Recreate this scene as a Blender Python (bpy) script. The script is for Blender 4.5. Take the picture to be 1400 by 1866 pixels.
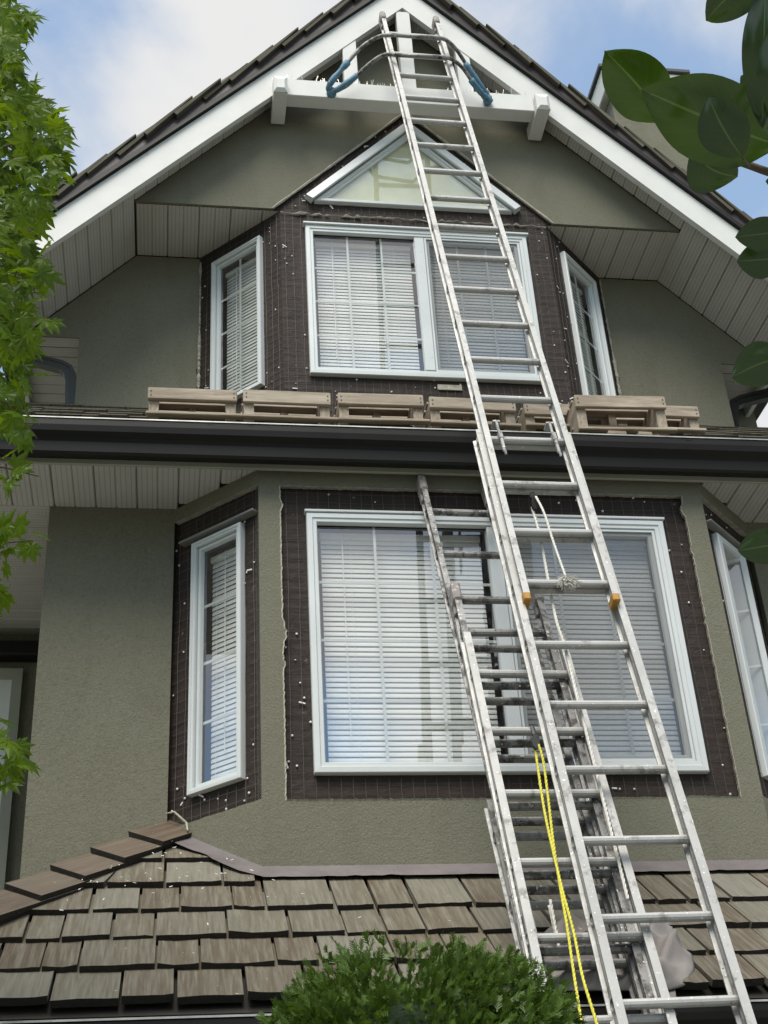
import bpy, bmesh, math, random
from mathutils import Vector, Matrix, Euler, noise
random.seed(7)
for o in list(bpy.data.objects): bpy.data.objects.remove(o)
S = bpy.context.scene
COL = S.collection
R = math.radians

# ------------------------------------------------------------------ camera
CP = Vector((-1.4636, -5.5867, 1.6))
CR = Vector((0.989243, -0.135037, -0.056239)); CU = Vector((-0.023081, -0.523737, 0.851567)); CF = Vector((0.144448, 0.841109, 0.521220))
FP = 2538.9
cd = bpy.data.cameras.new('camera'); cam = bpy.data.objects.new('camera', cd); COL.objects.link(cam)
M = Matrix.Identity(4)
for i in range(3):
    M[i][0] = CR[i]; M[i][1] = CU[i]; M[i][2] = -CF[i]; M[i][3] = CP[i]
cam.matrix_world = M
cd.sensor_fit = 'HORIZONTAL'; cd.sensor_width = 36; cd.lens = FP / 1400 * 36; cd.clip_end = 2000; cd.clip_start = 0.05
S.camera = cam
def ray(u, v): return (CF * FP + CR * (u - 700) - CU * (v - 933)).normalized()
def at(u, v, **k):
    d = ray(u, v); (a, c), = k.items()
    if a == 'd': return CP + d * (c / d.dot(CF))
    i = 'xyz'.index(a); return CP + d * ((c - CP[i]) / d[i])

# ------------------------------------------------------------------ world, sun, exposure
SUN_EL, SUN_AZ = R(58), R(202)          # compass style: direction the light comes from (0 = +Y)
W = bpy.data.worlds.new('World'); S.world = W; W.use_nodes = True
nt = W.node_tree; nt.nodes.clear()
def N(t, typ, **kw):
    n = t.nodes.new(typ)
    for k, v in kw.items():
        if k in n.inputs: n.inputs[k].default_value = v
        else: setattr(n, k, v)
    return n
sky = N(nt, 'ShaderNodeTexSky', sky_type='NISHITA', sun_disc=False, sun_elevation=SUN_EL, sun_rotation=SUN_AZ, air_density=1.0, dust_density=0.6, ozone_density=1.5)
b1 = N(nt, 'ShaderNodeBackground', Strength=0.125)
tint = N(nt, 'ShaderNodeMix', data_type='RGBA', blend_type='MULTIPLY'); tint.inputs[0].default_value = 1.0; tint.inputs[7].default_value = (0.92, 1.22, 1.26, 1)
nt.links.new(sky.outputs[0], tint.inputs[6]); nt.links.new(tint.outputs[2], b1.inputs['Color'])
tc = N(nt, 'ShaderNodeTexCoord')
mp = N(nt, 'ShaderNodeMapping'); mp.inputs['Scale'].default_value = (1, 1, 1.6); mp.inputs['Location'].default_value = (4.7, 3.2, 1.1)
nt.links.new(tc.outputs['Generated'], mp.inputs['Vector'])
n1 = N(nt, 'ShaderNodeTexNoise', Scale=3.5, Detail=9.0, Roughness=0.52, Distortion=0.25)
nt.links.new(mp.outputs[0], n1.inputs['Vector'])
rp = N(nt, 'ShaderNodeValToRGB'); rp.color_ramp.interpolation = 'EASE'
rp.color_ramp.elements[0].position = 0.36; rp.color_ramp.elements[0].color = (0.24, 0.24, 0.24, 1)
rp.color_ramp.elements[1].position = 0.60; rp.color_ramp.elements[1].color = (1, 1, 1, 1)
nt.links.new(n1.outputs['Fac'], rp.inputs[0])
b2 = N(nt, 'ShaderNodeBackground', Strength=0.50); b2.inputs['Color'].default_value = (0.985, 0.985, 0.98, 1)
mx = N(nt, 'ShaderNodeMixShader')
nt.links.new(rp.outputs[0], mx.inputs[0]); nt.links.new(b1.outputs[0], mx.inputs[1]); nt.links.new(b2.outputs[0], mx.inputs[2])
wo = N(nt, 'ShaderNodeOutputWorld'); nt.links.new(mx.outputs[0], wo.inputs[0])
ld = bpy.data.lights.new('sun', 'SUN'); ld.energy = 2.7; ld.angle = R(38); ld.color = (1, 0.94, 0.85)
sun = bpy.data.objects.new('sun', ld); COL.objects.link(sun)
sd = Vector((math.sin(SUN_AZ) * math.cos(SUN_EL), math.cos(SUN_AZ) * math.cos(SUN_EL), math.sin(SUN_EL)))
sun.rotation_euler = sd.to_track_quat('Z', 'Y').to_euler(); sun.location = (-3, -12, 20)
S.view_settings.view_transform = 'Standard'; S.view_settings.look = 'None'; S.view_settings.exposure = 0.76; S.view_settings.gamma = 1.0
S.view_settings.use_curve_mapping = False
S.render.engine = 'CYCLES'

# ------------------------------------------------------------------ materials
def newmat(name):
    m = bpy.data.materials.new(name); m.use_nodes = True
    t = m.node_tree; t.nodes.clear()
    out = N(t, 'ShaderNodeOutputMaterial'); p = N(t, 'ShaderNodeBsdfPrincipled')
    t.links.new(p.outputs[0], out.inputs[0])
    return m, t, p, out
def mixrgb(t, fac, a, b, blend='MIX'):
    n = N(t, 'ShaderNodeMix', data_type='RGBA', blend_type=blend)
    for sock, v in ((n.inputs[0], fac), (n.inputs[6], a), (n.inputs[7], b)):
        if isinstance(v, bpy.types.NodeSocket): t.links.new(v, sock)
        elif isinstance(v, (int, float)): sock.default_value = v
        else: sock.default_value = (*v, 1)
    return n.outputs[2]
def nz(t, vec, scale, detail=4, rough=.55, stretch=None, dist=0.0):
    if stretch:
        mpn = N(t, 'ShaderNodeMapping'); mpn.inputs['Scale'].default_value = stretch; t.links.new(vec, mpn.inputs[0]); vec = mpn.outputs[0]
    n = N(t, 'ShaderNodeTexNoise', Scale=scale, Detail=detail, Roughness=rough, Distortion=dist); t.links.new(vec, n.inputs['Vector'])
    return n.outputs['Fac']
def ramp(t, f, a, b):
    n = N(t, 'ShaderNodeMapRange'); n.inputs[1].default_value = a; n.inputs[2].default_value = b; t.links.new(f, n.inputs[0]); return n.outputs[0]
def mth(t, op, a, b=0.0):
    n = N(t, 'ShaderNodeMath', operation=op)
    for s_, v in ((n.inputs[0], a), (n.inputs[1], b)):
        if isinstance(v, bpy.types.NodeSocket): t.links.new(v, s_)
        else: s_.default_value = v
    return n.outputs[0]
def bump(t, p, h, strength, dist):
    b = N(t, 'ShaderNodeBump'); b.inputs['Strength'].default_value = strength; b.inputs['Distance'].default_value = dist
    t.links.new(h, b.inputs['Height']); t.links.new(b.outputs[0], p.inputs['Normal']); return b
def coords(t, kind='Object'):
    return N(t, 'ShaderNodeTexCoord').outputs[kind]
def geo_pos(t): return N(t, 'ShaderNodeNewGeometry').outputs['Position']
MT = {}
def simple(name, col, rough=.6, metal=0.0, col2=None, vs=6, bs=None, bstr=.2, bd=.002, spec=.5, spots=None, stretch=None, world=True):
    m, t, p, _ = newmat(name)
    vec = geo_pos(t) if world else coords(t)
    c2 = col2 if col2 else tuple(x * .8 for x in col)
    f = ramp(t, nz(t, vec, vs, 6, .6, stretch), .3, .7)
    c = mixrgb(t, f, col, c2)
    if spots:
        for (sc, th, scol) in spots:
            f2 = ramp(t, nz(t, vec, sc, 3, .5), th, th + .02); c = mixrgb(t, f2, c, scol)
    t.links.new(c, p.inputs['Base Color'])
    p.inputs['Roughness'].default_value = rough; p.inputs['Metallic'].default_value = metal; p.inputs['Specular IOR Level'].default_value = spec
    if bs: bump(t, p, nz(t, vec, bs, 4, .6, stretch), bstr, bd)
    MT[name] = m; return m
# stucco
m, t, p, _ = newmat('stucco'); v = geo_pos(t)
c = mixrgb(t, ramp(t, nz(t, v, 1.3, 5, .6), .3, .7), (0.172, 0.167, 0.124), (0.150, 0.146, 0.108))
c = mixrgb(t, ramp(t, nz(t, v, 5, 5, .65, (1, 1, .35)), .5, .75), c, (0.138, 0.132, 0.098))
c = mixrgb(t, ramp(t, nz(t, v, 120, 3, .6), .45, .8), c, (0.205, 0.197, 0.15)); c = mixrgb(t, ramp(t, nz(t, v, 75, 4, .7), .56, .72), c, (0.11, 0.105, 0.077))
t.links.new(c, p.inputs['Base Color']); p.inputs['Roughness'].default_value = .95; p.inputs['Specular IOR Level'].default_value = .2
bump(t, p, mth(t, 'ADD', nz(t, v, 95, 5, .65), mth(t, 'MULTIPLY', nz(t, v, 26, 3, .5), .6)), .6, .008); MT['stucco'] = m
simple('stucco_break', (0.46, 0.43, 0.35), .95, col2=(0.27, .25, .2), vs=22, bs=60, bstr=.7, bd=.01)
simple('white_paint', (0.64, 0.64, 0.61), .6, col2=(0.56, .56, .53), vs=4, bs=50, bstr=.12, spots=[(9, .735, (.5, .5, .46))])
simple('trim_olive', (0.33, 0.335, 0.27), .6, vs=3)
simple('vinyl', (0.60, 0.63, 0.625), .42, col2=(0.54, .57, .565), vs=3, spots=[(30, .74, (.45, .46, .43))])
simple('dark_metal', (0.011, 0.0105, 0.0085), .45, spec=.2, col2=(0.014, .013, .011), vs=3, bs=3, bstr=.1, spots=[(40, .77, (.03, .03, .028))])
simple('gutter_edge', (0.42, 0.43, 0.41), .45, metal=.3, col2=(.16, .16, .15), vs=14, stretch=(.5, 1, 1))
simple('brown_metal', (0.062, 0.049, 0.050), .42, spec=.3, col2=(0.050, .039, .040), vs=5, bs=7, bstr=.15)
simple('grey_pipe', (0.055, 0.056, 0.056), .45, vs=8)
simple('mauve_flash', (0.165, 0.145, 0.145), .5, col2=(0.115, .10, .10), vs=7, bs=9, bstr=.35, bd=.02, spots=[(24, .72, (.26, .245, .24)), (60, .72, (.12, .1, .1))])
simple('cedar_end', (0.030, 0.025, 0.019), .95, col2=(.018, .015, .012), vs=60, bs=90, bstr=.8, bd=.006)
simple('deck_dark', (0.03, 0.025, 0.02), .9)
simple('grey_trim', (.22, .22, .20), .5)
simple('interior', (0.30, 0.29, 0.26), .9)
simple('blind', (0.80, 0.80, 0.79), .5, col2=(.76, .76, .75))
simple('sky_reflection_cream', (0.80, 0.79, 0.55), .9)  # cream that stands in for reflected sky and a lit interior
simple('nail_white', (0.75, 0.74, 0.7), .6)
simple('wire', (0.075, 0.062, 0.050), .55, metal=.2, col2=(.10, .08, .065), vs=30)
simple('lath', (0.22, 0.215, 0.20), .5, metal=.3, col2=(.14, .135, .125), vs=40)
simple('black_and_hollow_shade', (0.02, 0.02, 0.02), .7)  # black for rubber and nails, also the painted dark of rung hollows
simple('cap_rubber', (0.20, 0.175, 0.165), .8, col2=(.30, .28, .26), vs=30, spots=[(60, .62, (.5, .48, .45))], world=False)
simple('yellow_cap', (0.42, 0.21, 0.025), .6, col2=(.32, .16, .025), vs=40, spots=[(90, .68, (.45, .38, .28))])
simple('blue_tape', (0.05, 0.14, 0.22), .6, col2=(.12, .24, .32), vs=30, spots=[(35, .66, (.35, .34, .31))], bs=40, bstr=.6)
simple('rope_white', (0.72, 0.70, 0.64), .9, col2=(.58, .56, .50), vs=120)
simple('rope_yellow', (0.72, 0.66, 0.08), .7, col2=(.55, .5, .06), vs=120)
simple('canvas', (0.30, 0.275, 0.26), .95, spec=.1, col2=(.23, .21, .195), vs=5, bs=200, bstr=.2, spots=[(22, .74, (.45, .43, .4))])
simple('ground', (0.10, 0.115, 0.06), .95, col2=(.07, .09, .04), vs=.8)
simple('concrete', (0.24, 0.235, 0.22), .9, col2=(.20, .195, .185), vs=2, bs=60)
simple('bark', (0.11, 0.085, 0.065), .9, col2=(.07, .055, .045), vs=30, bs=40, bstr=.6, bd=.01)
simple('twig', (0.06, 0.045, 0.025), .8, col2=(.1, .07, .04), vs=40)
simple('spike', (0.55, 0.55, 0.53), .35, metal=.6)
# building paper
m, t, p, _ = newmat('paper'); v = geo_pos(t)
c = mixrgb(t, ramp(t, nz(t, v, 5, 6, .65), .3, .7), (0.040, 0.029, 0.024), (0.025, 0.019, 0.016))
c = mixrgb(t, ramp(t, nz(t, v, 13, 4, .6), .68, .72), c, (0.13, 0.115, 0.105))
t.links.new(c, p.inputs['Base Color']); p.inputs['Specular IOR Level'].default_value = .25; p.inputs['Roughness'].default_value = .7
bump(t, p, mth(t, 'ADD', nz(t, v, 9, 4, .6, None, .6), mth(t, 'MULTIPLY', nz(t, v, 16, 3, .5, (.4, .4, 2.2), .5), .35)), .42, .025); MT['paper'] = m
# soffit vinyl with perforations
m, t, p, _ = newmat('soffit'); v = coords(t); sx = N(t, 'ShaderNodeSeparateXYZ'); t.links.new(v, sx.inputs[0])
fx = mth(t, 'LESS_THAN', mth(t, 'PINGPONG', sx.outputs[0], .0125), .0022)
fy = mth(t, 'LESS_THAN', mth(t, 'FRACT', mth(t, 'DIVIDE', sx.outputs[1], .017)), .5)
hole = mth(t, 'MULTIPLY', fx, fy)
c = mixrgb(t, ramp(t, nz(t, geo_pos(t), 2.2, 5, .6), .3, .7), (0.52, 0.51, 0.47), (0.44, 0.43, 0.39))
c = mixrgb(t, mth(t, 'MULTIPLY', hole, .72), c, (0.06, 0.055, 0.05))
t.links.new(c, p.inputs['Base Color']); p.inputs['Roughness'].default_value = .55; MT['soffit'] = m
# weathered cedar
def wood(name, cols, streak=(0.02, 0.014, 0.01), sc=1.0, rough=.85, bstr=.5):
    m, t, p, _ = newmat(name); oi = N(t, 'ShaderNodeObjectInfo'); v = coords(t)
    off = N(t, 'ShaderNodeVectorMath', operation='ADD'); t.links.new(v, off.inputs[0])
    cmb = N(t, 'ShaderNodeCombineXYZ'); r10 = mth(t, 'MULTIPLY', oi.outputs['Random'], 37.0)
    t.links.new(r10, cmb.inputs[0]); t.links.new(r10, cmb.inputs[1]); t.links.new(cmb.outputs[0], off.inputs[1]); vv = off.outputs[0]
    rp = N(t, 'ShaderNodeValToRGB'); rp.color_ramp.elements.remove(rp.color_ramp.elements[1])
    for i, cc in enumerate(cols):
        e = rp.color_ramp.elements[0] if i == 0 else rp.color_ramp.elements.new(i / (len(cols) - 1))
        e.color = (*cc, 1)
    r2 = mth(t, 'FRACT', mth(t, 'MULTIPLY', oi.outputs['Random'], 7.31))
    mixf = mth(t, 'ADD', mth(t, 'MULTIPLY', r2, .8), mth(t, 'MULTIPLY', ramp(t, nz(t, vv, 7 * sc, 4, .6, (1, .35, 1)), .25, .75), .3))
    t.links.new(mixf, rp.inputs[0])
    g = nz(t, vv, 26 * sc, 5, .65, (2.6, .14, 1), .3)
    c = mixrgb(t, ramp(t, g, .42, .8), rp.outputs[0], tuple(min(1, x * 1.28) for x in cols[-1]))
    c = mixrgb(t, mth(t, 'MULTIPLY', ramp(t, nz(t, vv, 40 * sc, 4, .6, (2.2, .1, 1)), .52, .8), .6), c, streak)
    c = mixrgb(t, ramp(t, nz(t, vv, 60 * sc, 2, .5), .76, .78), c, (.5, .48, .42))
    t.links.new(c, p.inputs['Base Color']); p.inputs['Roughness'].default_value = rough; p.inputs['Specular IOR Level'].default_value = .25
    bump(t, p, nz(t, vv, 55 * sc, 4, .65, (2.2, .1, 1)), bstr, .004); MT[name] = m
wood('cedar', [(0.085, 0.060, 0.040), (0.105, 0.086, 0.060), (0.125, 0.114, 0.085), (0.165, 0.156, 0.124)], (.06, .046, .033))
wood('cedar_mossy', [(0.05, 0.043, 0.03), (0.08, 0.072, 0.052), (0.10, 0.095, 0.07)])
wood('cedar_hip', [(0.080, 0.053, 0.035), (0.100, 0.073, 0.050), (0.125, 0.104, 0.079)], (.05, .036, .026))
wood('pallet_wood', [(0.24, 0.19, 0.14), (0.31, 0.255, 0.195), (0.39, 0.335, 0.265)], (.12, .088, .06), rough=.8)
# aluminium
def alu(name, base, dark, amount, rough):
    m, t, p, _ = newmat(name); v = geo_pos(t)
    f = ramp(t, nz(t, v, 14, 6, .7), amount, amount + .1)
    c = mixrgb(t, ramp(t, nz(t, v, 4, 5, .6), .3, .7), base, tuple(x * .8 for x in base))
    c = mixrgb(t, f, c, dark)
    c = mixrgb(t, ramp(t, nz(t, v, 85, 3, .55), .66, .69), c, (.74, .73, .69))
    c = mixrgb(t, ramp(t, nz(t, v, 48, 3, .5), .72, .74), c, tuple(x * .6 for x in dark))
    t.links.new(c, p.inputs['Base Color']); p.inputs['Metallic'].default_value = .35
    t.links.new(ramp(t, nz(t, v, 22, 4, .6), -.9, 1.6), p.inputs['Roughness'])
    bump(t, p, nz(t, v, 120, 3, .6), .12, .002); MT[name] = m
alu('alu', (0.46, 0.455, 0.435), (0.23, .22, .205), .55, .45)
alu('alu_old', (0.29, 0.285, 0.275), (0.075, .07, .065), .48, .55)
alu('alu_mid', (0.37, 0.365, 0.35), (0.14, .135, .125), .52, .5)
# glass
m, t, p, out = newmat('glass'); t.nodes.remove(p)
tr = N(t, 'ShaderNodeBsdfTransparent'); tr.inputs[0].default_value = (.93, .95, .93, 1)
gl = N(t, 'ShaderNodeBsdfGlossy'); gl.inputs['Roughness'].default_value = .0; gl.inputs['Color'].default_value = (.97, .96, 1, 1)
lw = N(t, 'ShaderNodeLayerWeight'); lw.inputs[0].default_value = .5; refl = mth(t, 'ADD', mth(t, 'MULTIPLY', mth(t, 'POWER', lw.outputs['Facing'], 5.0), .8), .21)
bmp = N(t, 'ShaderNodeBump'); bmp.inputs['Strength'].default_value = .03; bmp.inputs['Distance'].default_value = .01
t.links.new(nz(t, geo_pos(t), 1.6, 2, .5), bmp.inputs['Height']); t.links.new(bmp.outputs[0], gl.inputs['Normal'])
ms = N(t, 'ShaderNodeMixShader'); t.links.new(refl, ms.inputs[0]); t.links.new(tr.outputs[0], ms.inputs[1]); t.links.new(gl.outputs[0], ms.inputs[2]); t.links.new(ms.outputs[0], out.inputs[0]); MT['glass'] = m
m, t, p, out = newmat('screen'); tr = N(t, 'ShaderNodeBsdfTransparent'); tr.inputs[0].default_value = (1, 1, 1, 1)
p.inputs['Base Color'].default_value = (.10, .105, .105, 1); p.inputs['Roughness'].default_value = .7
ms = N(t, 'ShaderNodeMixShader'); ms.inputs[0].default_value = .36; t.links.new(tr.outputs[0], ms.inputs[1]); t.links.new(p.outputs[0], ms.inputs[2]); t.links.new(ms.outputs[0], out.inputs[0]); MT['screen'] = m
# leaves
def leafmat(name, c1, c2, trans, tcol, gloss=.08, island=False, rough=.35):
    m, t, p, out = newmat(name); t.nodes.remove(p)
    rnd = N(t, 'ShaderNodeNewGeometry').outputs['Random Per Island'] if island else N(t, 'ShaderNodeObjectInfo').outputs['Random']
    v = coords(t) if not island else geo_pos(t)
    f = mth(t, 'ADD', mth(t, 'MULTIPLY', rnd, .7), mth(t, 'MULTIPLY', nz(t, v, 18, 3, .5), .3))
    c = mixrgb(t, f, c1, c2)
    d = N(t, 'ShaderNodeBsdfDiffuse'); t.links.new(c, d.inputs[0])
    tl = N(t, 'ShaderNodeBsdfTranslucent'); t.links.new(mixrgb(t, f, tcol, tuple(x * .75 for x in tcol)), tl.inputs[0])
    m1 = N(t, 'ShaderNodeMixShader'); m1.inputs[0].default_value = trans; t.links.new(d.outputs[0], m1.inputs[1]); t.links.new(tl.outputs[0], m1.inputs[2])
    g = N(t, 'ShaderNodeBsdfGlossy'); g.inputs['Roughness'].default_value = rough
    m2 = N(t, 'ShaderNodeMixShader'); m2.inputs[0].default_value = gloss; t.links.new(m1.outputs[0], m2.inputs[1]); t.links.new(g.outputs[0], m2.inputs[2])
    t.links.new(m2.outputs[0], out.inputs[0]); MT[name] = m
leafmat('maple_leaf', (0.035, 0.085, 0.005), (0.115, 0.180, 0.008), .42, (0.23, 0.34, 0.006), .02)
leafmat('maple_mass', (0.03, 0.075, 0.005), (0.09, 0.145, 0.007), .40, (0.17, 0.26, 0.006), .02, True)
leafmat('magnolia_leaf', (0.007, 0.023, 0.004), (0.016, 0.041, 0.006), .36, (0.042, 0.085, 0.004), .05, False, .25)
t = MT['magnolia_leaf'].node_tree; uv = N(t, 'ShaderNodeSeparateXYZ'); t.links.new(coords(t, 'UV'), uv.inputs[0])
side_ = mth(t, 'ABSOLUTE', mth(t, 'SUBTRACT', uv.outputs[1], .5))
vein = mth(t, 'LESS_THAN', mth(t, 'FRACT', mth(t, 'MULTIPLY', mth(t, 'SUBTRACT', uv.outputs[0], mth(t, 'MULTIPLY', side_, .55)), 9.0)), .07)
vein = mth(t, 'MAXIMUM', mth(t, 'MULTIPLY', vein, .12), mth(t, 'MULTIPLY', mth(t, 'LESS_THAN', side_, .018), .8))
for n_ in [q for q in t.nodes if q.type in ('BSDF_DIFFUSE', 'BSDF_TRANSLUCENT')]:
    src = n_.inputs[0].links[0].from_socket; t.links.new(mixrgb(t, vein, src, (.085, .13, .03)), n_.inputs[0])
leafmat('cedar_leaf', (0.030, 0.072, 0.010), (0.105, 0.170, 0.024), .28, (0.12, 0.20, 0.02), .03, True, .5)
simple('cedar_core_shade', (0.014, 0.032, 0.008), .95, col2=(.008, .018, .005), vs=40, bs=60, bstr=1.0, bd=.02)  # very dark green that paints in the shaded inside of the bush
leafmat('far_leaf', (0.03, 0.06, 0.02), (0.06, 0.1, 0.03), .3, (0.06, 0.12, 0.03), .03, True)

# ------------------------------------------------------------------ mesh helpers
PW = {}
class MB:
    def __init__(s): s.v = []; s.f = []; s.mi = []
    def add(s, vs, fs, mi=0, M=None):
        b = len(s.v); s.v.extend([tuple(M @ Vector(x)) for x in vs] if M else [tuple(x) for x in vs])
        for f in fs: s.f.append([b + i for i in f]); s.mi.append(mi)
        return s
    def box(s, x0, x1, y0, y1, z0, z1, M=None, mi=0, ch=0.0):
        if ch <= 0:
            vs = [(x, y, z) for x in (x0, x1) for y in (y0, y1) for z in (z0, z1)]
            return s.add(vs, [(0, 1, 3, 2), (4, 6, 7, 5), (0, 4, 5, 1), (2, 3, 7, 6), (0, 2, 6, 4), (1, 5, 7, 3)], mi, M)
        c = [(x0, x1), (y0, y1), (z0, z1)]; vs = []; idx = {}
        for sx in (0, 1):
            for sy in (0, 1):
                for sz in (0, 1):
                    sg = (sx, sy, sz)
                    for ax in range(3):
                        q = []
                        for k in range(3):
                            val = c[k][sg[k]]
                            if k != ax: val += ch if sg[k] == 0 else -ch
                            q.append(val)
                        idx[(sg, ax)] = len(vs); vs.append(q)
        fs = []
        for ax in range(3):
            o1, o2 = [k for k in range(3) if k != ax]
            for sd_ in (0, 1):
                loop = []
                for a, b in ((0, 0), (1, 0), (1, 1), (0, 1)):
                    sg = [0, 0, 0]; sg[ax] = sd_; sg[o1] = a; sg[o2] = b; loop.append(idx[(tuple(sg), ax)])
                fs.append(loop)
        for ax in range(3):
            o1, o2 = [k for k in range(3) if k != ax]
            for a in (0, 1):
                for b in (0, 1):
                    s0 = [0, 0, 0]; s0[o1] = a; s0[o2] = b; s1 = list(s0); s1[ax] = 1; s0 = tuple(s0); s1 = tuple(s1)
                    fs.append([idx[(s0, o1)], idx[(s1, o1)], idx[(s1, o2)], idx[(s0, o2)]])
        for k in [(a, b, cc) for a in (0, 1) for b in (0, 1) for cc in (0, 1)]:
            fs.append([idx[(k, 0)], idx[(k, 1)], idx[(k, 2)]])
        return s.add(vs, fs, mi, M)
    def prism(s, poly, a0, a1, axis='y', M=None, mi=0, mi_side=None):
        n = len(poly)
        def mk(q, a):
            return {'y': (q[0], a, q[1]), 'x': (a, q[0], q[1]), 'z': (q[0], q[1], a)}[axis]
        vs = [mk(q, a0) for q in poly] + [mk(q, a1) for q in poly]
        s.add(vs, [list(range(n)), list(range(2 * n - 1, n - 1, -1))], mi, M)
        b = len(s.v) - 2 * n
        for i in range(n):
            j = (i + 1) % n; s.f.append([b + i, b + n + i, b + n + j, b + j]); s.mi.append(mi if mi_side is None else mi_side)
        return s
    def loft(s, loops, closed=True, caps=False, mi=0):
        n = len(loops[0]); b = len(s.v)
        for L in loops: s.v.extend([tuple(q) for q in L])
        for k in range(len(loops) - 1):
            for i in range(n if closed else n - 1):
                j = (i + 1) % n; s.f.append([b + k * n + i, b + k * n + j, b + (k + 1) * n + j, b + (k + 1) * n + i]); s.mi.append(mi)
        if caps:
            s.f.append([b + i for i in range(n)][::-1]); s.mi.append(mi)
            s.f.append([b + (len(loops) - 1) * n + i for i in range(n)]); s.mi.append(mi)
        return s
    def tube(s, pts, r, n=8, caps=True, mi=0):
        pts = [Vector(q) for q in pts]; loops = []; up = None
        for i, q in enumerate(pts):
            d = (pts[min(i + 1, len(pts) - 1)] - pts[max(i - 1, 0)]).normalized()
            if up is None: up = Vector((0, 0, 1)) if abs(d.z) < .9 else Vector((1, 0, 0))
            a = d.cross(up).normalized(); b_ = a.cross(d).normalized(); up = b_
            rr = r[i] if isinstance(r, (list, tuple)) else r
            loops.append([q + a * (math.cos(2 * math.pi * k / n) * rr) + b_ * (math.sin(2 * math.pi * k / n) * rr) for k in range(n)])
        return s.loft(loops, True, caps, mi)
    def wire(s, pts, r):            # thin three-sided wire
        return s.tube(pts, r, 3, False)
    def mesh(s, name, mats, smooth=False):
        me = bpy.data.meshes.new(name); me.from_pydata(s.v, [], s.f)
        for q in (mats if isinstance(mats, (list, tuple)) else [mats]): me.materials.append(MT[q])
        if isinstance(mats, (list, tuple)) and len(mats) > 1: me.polygons.foreach_set('material_index', s.mi)
        bm = bmesh.new(); bm.from_mesh(me); bmesh.ops.recalc_face_normals(bm, faces=bm.faces); bm.to_mesh(me); bm.free()
        if smooth: me.polygons.foreach_set('use_smooth', [True] * len(me.polygons))
        me.update(); return me
    def build(s, name, mats, parent=None, smooth=False, M=None):
        return place(name, s.mesh(name, mats, smooth), parent, M)
def place(name, me, parent=None, M=None):
    o = bpy.data.objects.new(name, me); COL.objects.link(o); Mw = M or Matrix.Identity(4)
    if parent is not None:
        o.parent = parent; o.matrix_basis = PW[parent].inverted() @ Mw
    else: o.matrix_basis = Mw
    PW[o] = Mw.copy(); return o
def thing(name, loc, label, cat, group=None):
    o = bpy.data.objects.new(name, None); COL.objects.link(o); o.location = loc; o.empty_display_size = .2
    PW[o] = Matrix.Translation(loc); tag(o, label, cat, group); return o
def tag(o, label, cat, group=None):
    o['label'] = label; o['category'] = cat
    if group: o['group'] = group
def stuff(o): o['kind'] = 'stuff'; return o
def T(x, y, z): return Matrix.Translation((x, y, z))
def frame_mat(o, x, y, z):
    Mx = Matrix.Identity(4)
    for i in range(3): Mx[i][0] = x[i]; Mx[i][1] = y[i]; Mx[i][2] = z[i]; Mx[i][3] = o[i]
    return Mx
def inset(poly, d):
    n = len(poly); out = []; area = sum(poly[i][0] * poly[(i + 1) % n][1] - poly[(i + 1) % n][0] * poly[i][1] for i in range(n)); sg = 1 if area > 0 else -1
    for i in range(n):
        p0, p1, p2 = Vector(poly[i - 1]), Vector(poly[i]), Vector(poly[(i + 1) % n])
        e1 = (p1 - p0).normalized(); e2 = (p2 - p1).normalized()
        n1_ = Vector((-e1.y, e1.x)) * sg; n2_ = Vector((-e2.y, e2.x)) * sg
        k = (n1_ + n2_); k = k / max(.2, k.dot(n1_)); q = p1 + k * d; out.append((q.x, q.y))
    return out
# ------------------------------------------------------------------ dimensions of the house (metres)
YM, CB, ANG = 0.38, 1.101, 0.772; TA = math.tan(ANG); CB2 = CB + YM / TA
YU, CUx, YMU = 1.0165, 0.875, 1.4988; CU2 = CUx + (YMU - YU) / TA
ZSO = 5.286
YB, ZA, MS = 0.791, 9.738, 1.0521; NS = math.sqrt(1 + MS * MS)
ZS0 = 7.945 + MS * 1.796        # soffit apex

# ------------------------------------------------------------------ ground
g = MB().add([(-300, -300, 0), (300, -300, 0), (300, 300, 0), (-300, 300, 0)], [(0, 1, 2, 3)]).build('ground', 'ground'); g['kind'] = 'structure'
g = MB().box(-16, 16, -15, 16, -.08, .05).build('bounce_paving', 'concrete'); g['kind'] = 'structure'  # unseen paving, stretched around the house to bounce light upward

# ------------------------------------------------------------------ house
house = thing('house', (0, 1.5, 0), 'two storey olive stucco house with bay windows and cedar shake roofs', 'house')
def H(mb, name, mat, smooth=False, parent=None): return mb.build(name, mat, parent or house, smooth)
# lower walls
for sx in (-1, 1):
    xs = sorted((sx * CB2, sx * 2.10)); H(MB().box(xs[0], xs[1], YM, YM + .2, 0, 5.40), 'wall', 'stucco')
    xs = sorted((sx * 2.10, sx * 1.90)); H(MB().box(xs[0], xs[1], YM + .2, 7.0, 0, 5.60), 'wall', 'stucco')
H(MB().box(-2.1, 2.1, 7, 7.2, 0, 8), 'back_wall', 'stucco')
H(MB().box(-1.9, 1.9, .9, 7, 2.9, 3.0).box(-1.9, 1.9, 1.7, 7, 5.6, 5.7), 'inner_floor', 'interior')
H(MB().box(-1.9, 1.9, 2.6, 2.7, 3.0, 9.0), 'inner_wall', 'interior')
def jag(n, a, seed, big=()):
    r = random.Random(seed); out = []
    for i in range(n + 1):
        tt = i / n; d = r.gauss(0, a)
        for (c, wd, amt) in big:
            if abs(tt - c) < wd: d -= amt * (1 - (abs(tt - c) / wd) ** 2) * r.uniform(.6, 1.15)
        out.append(d)
    return out
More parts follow.
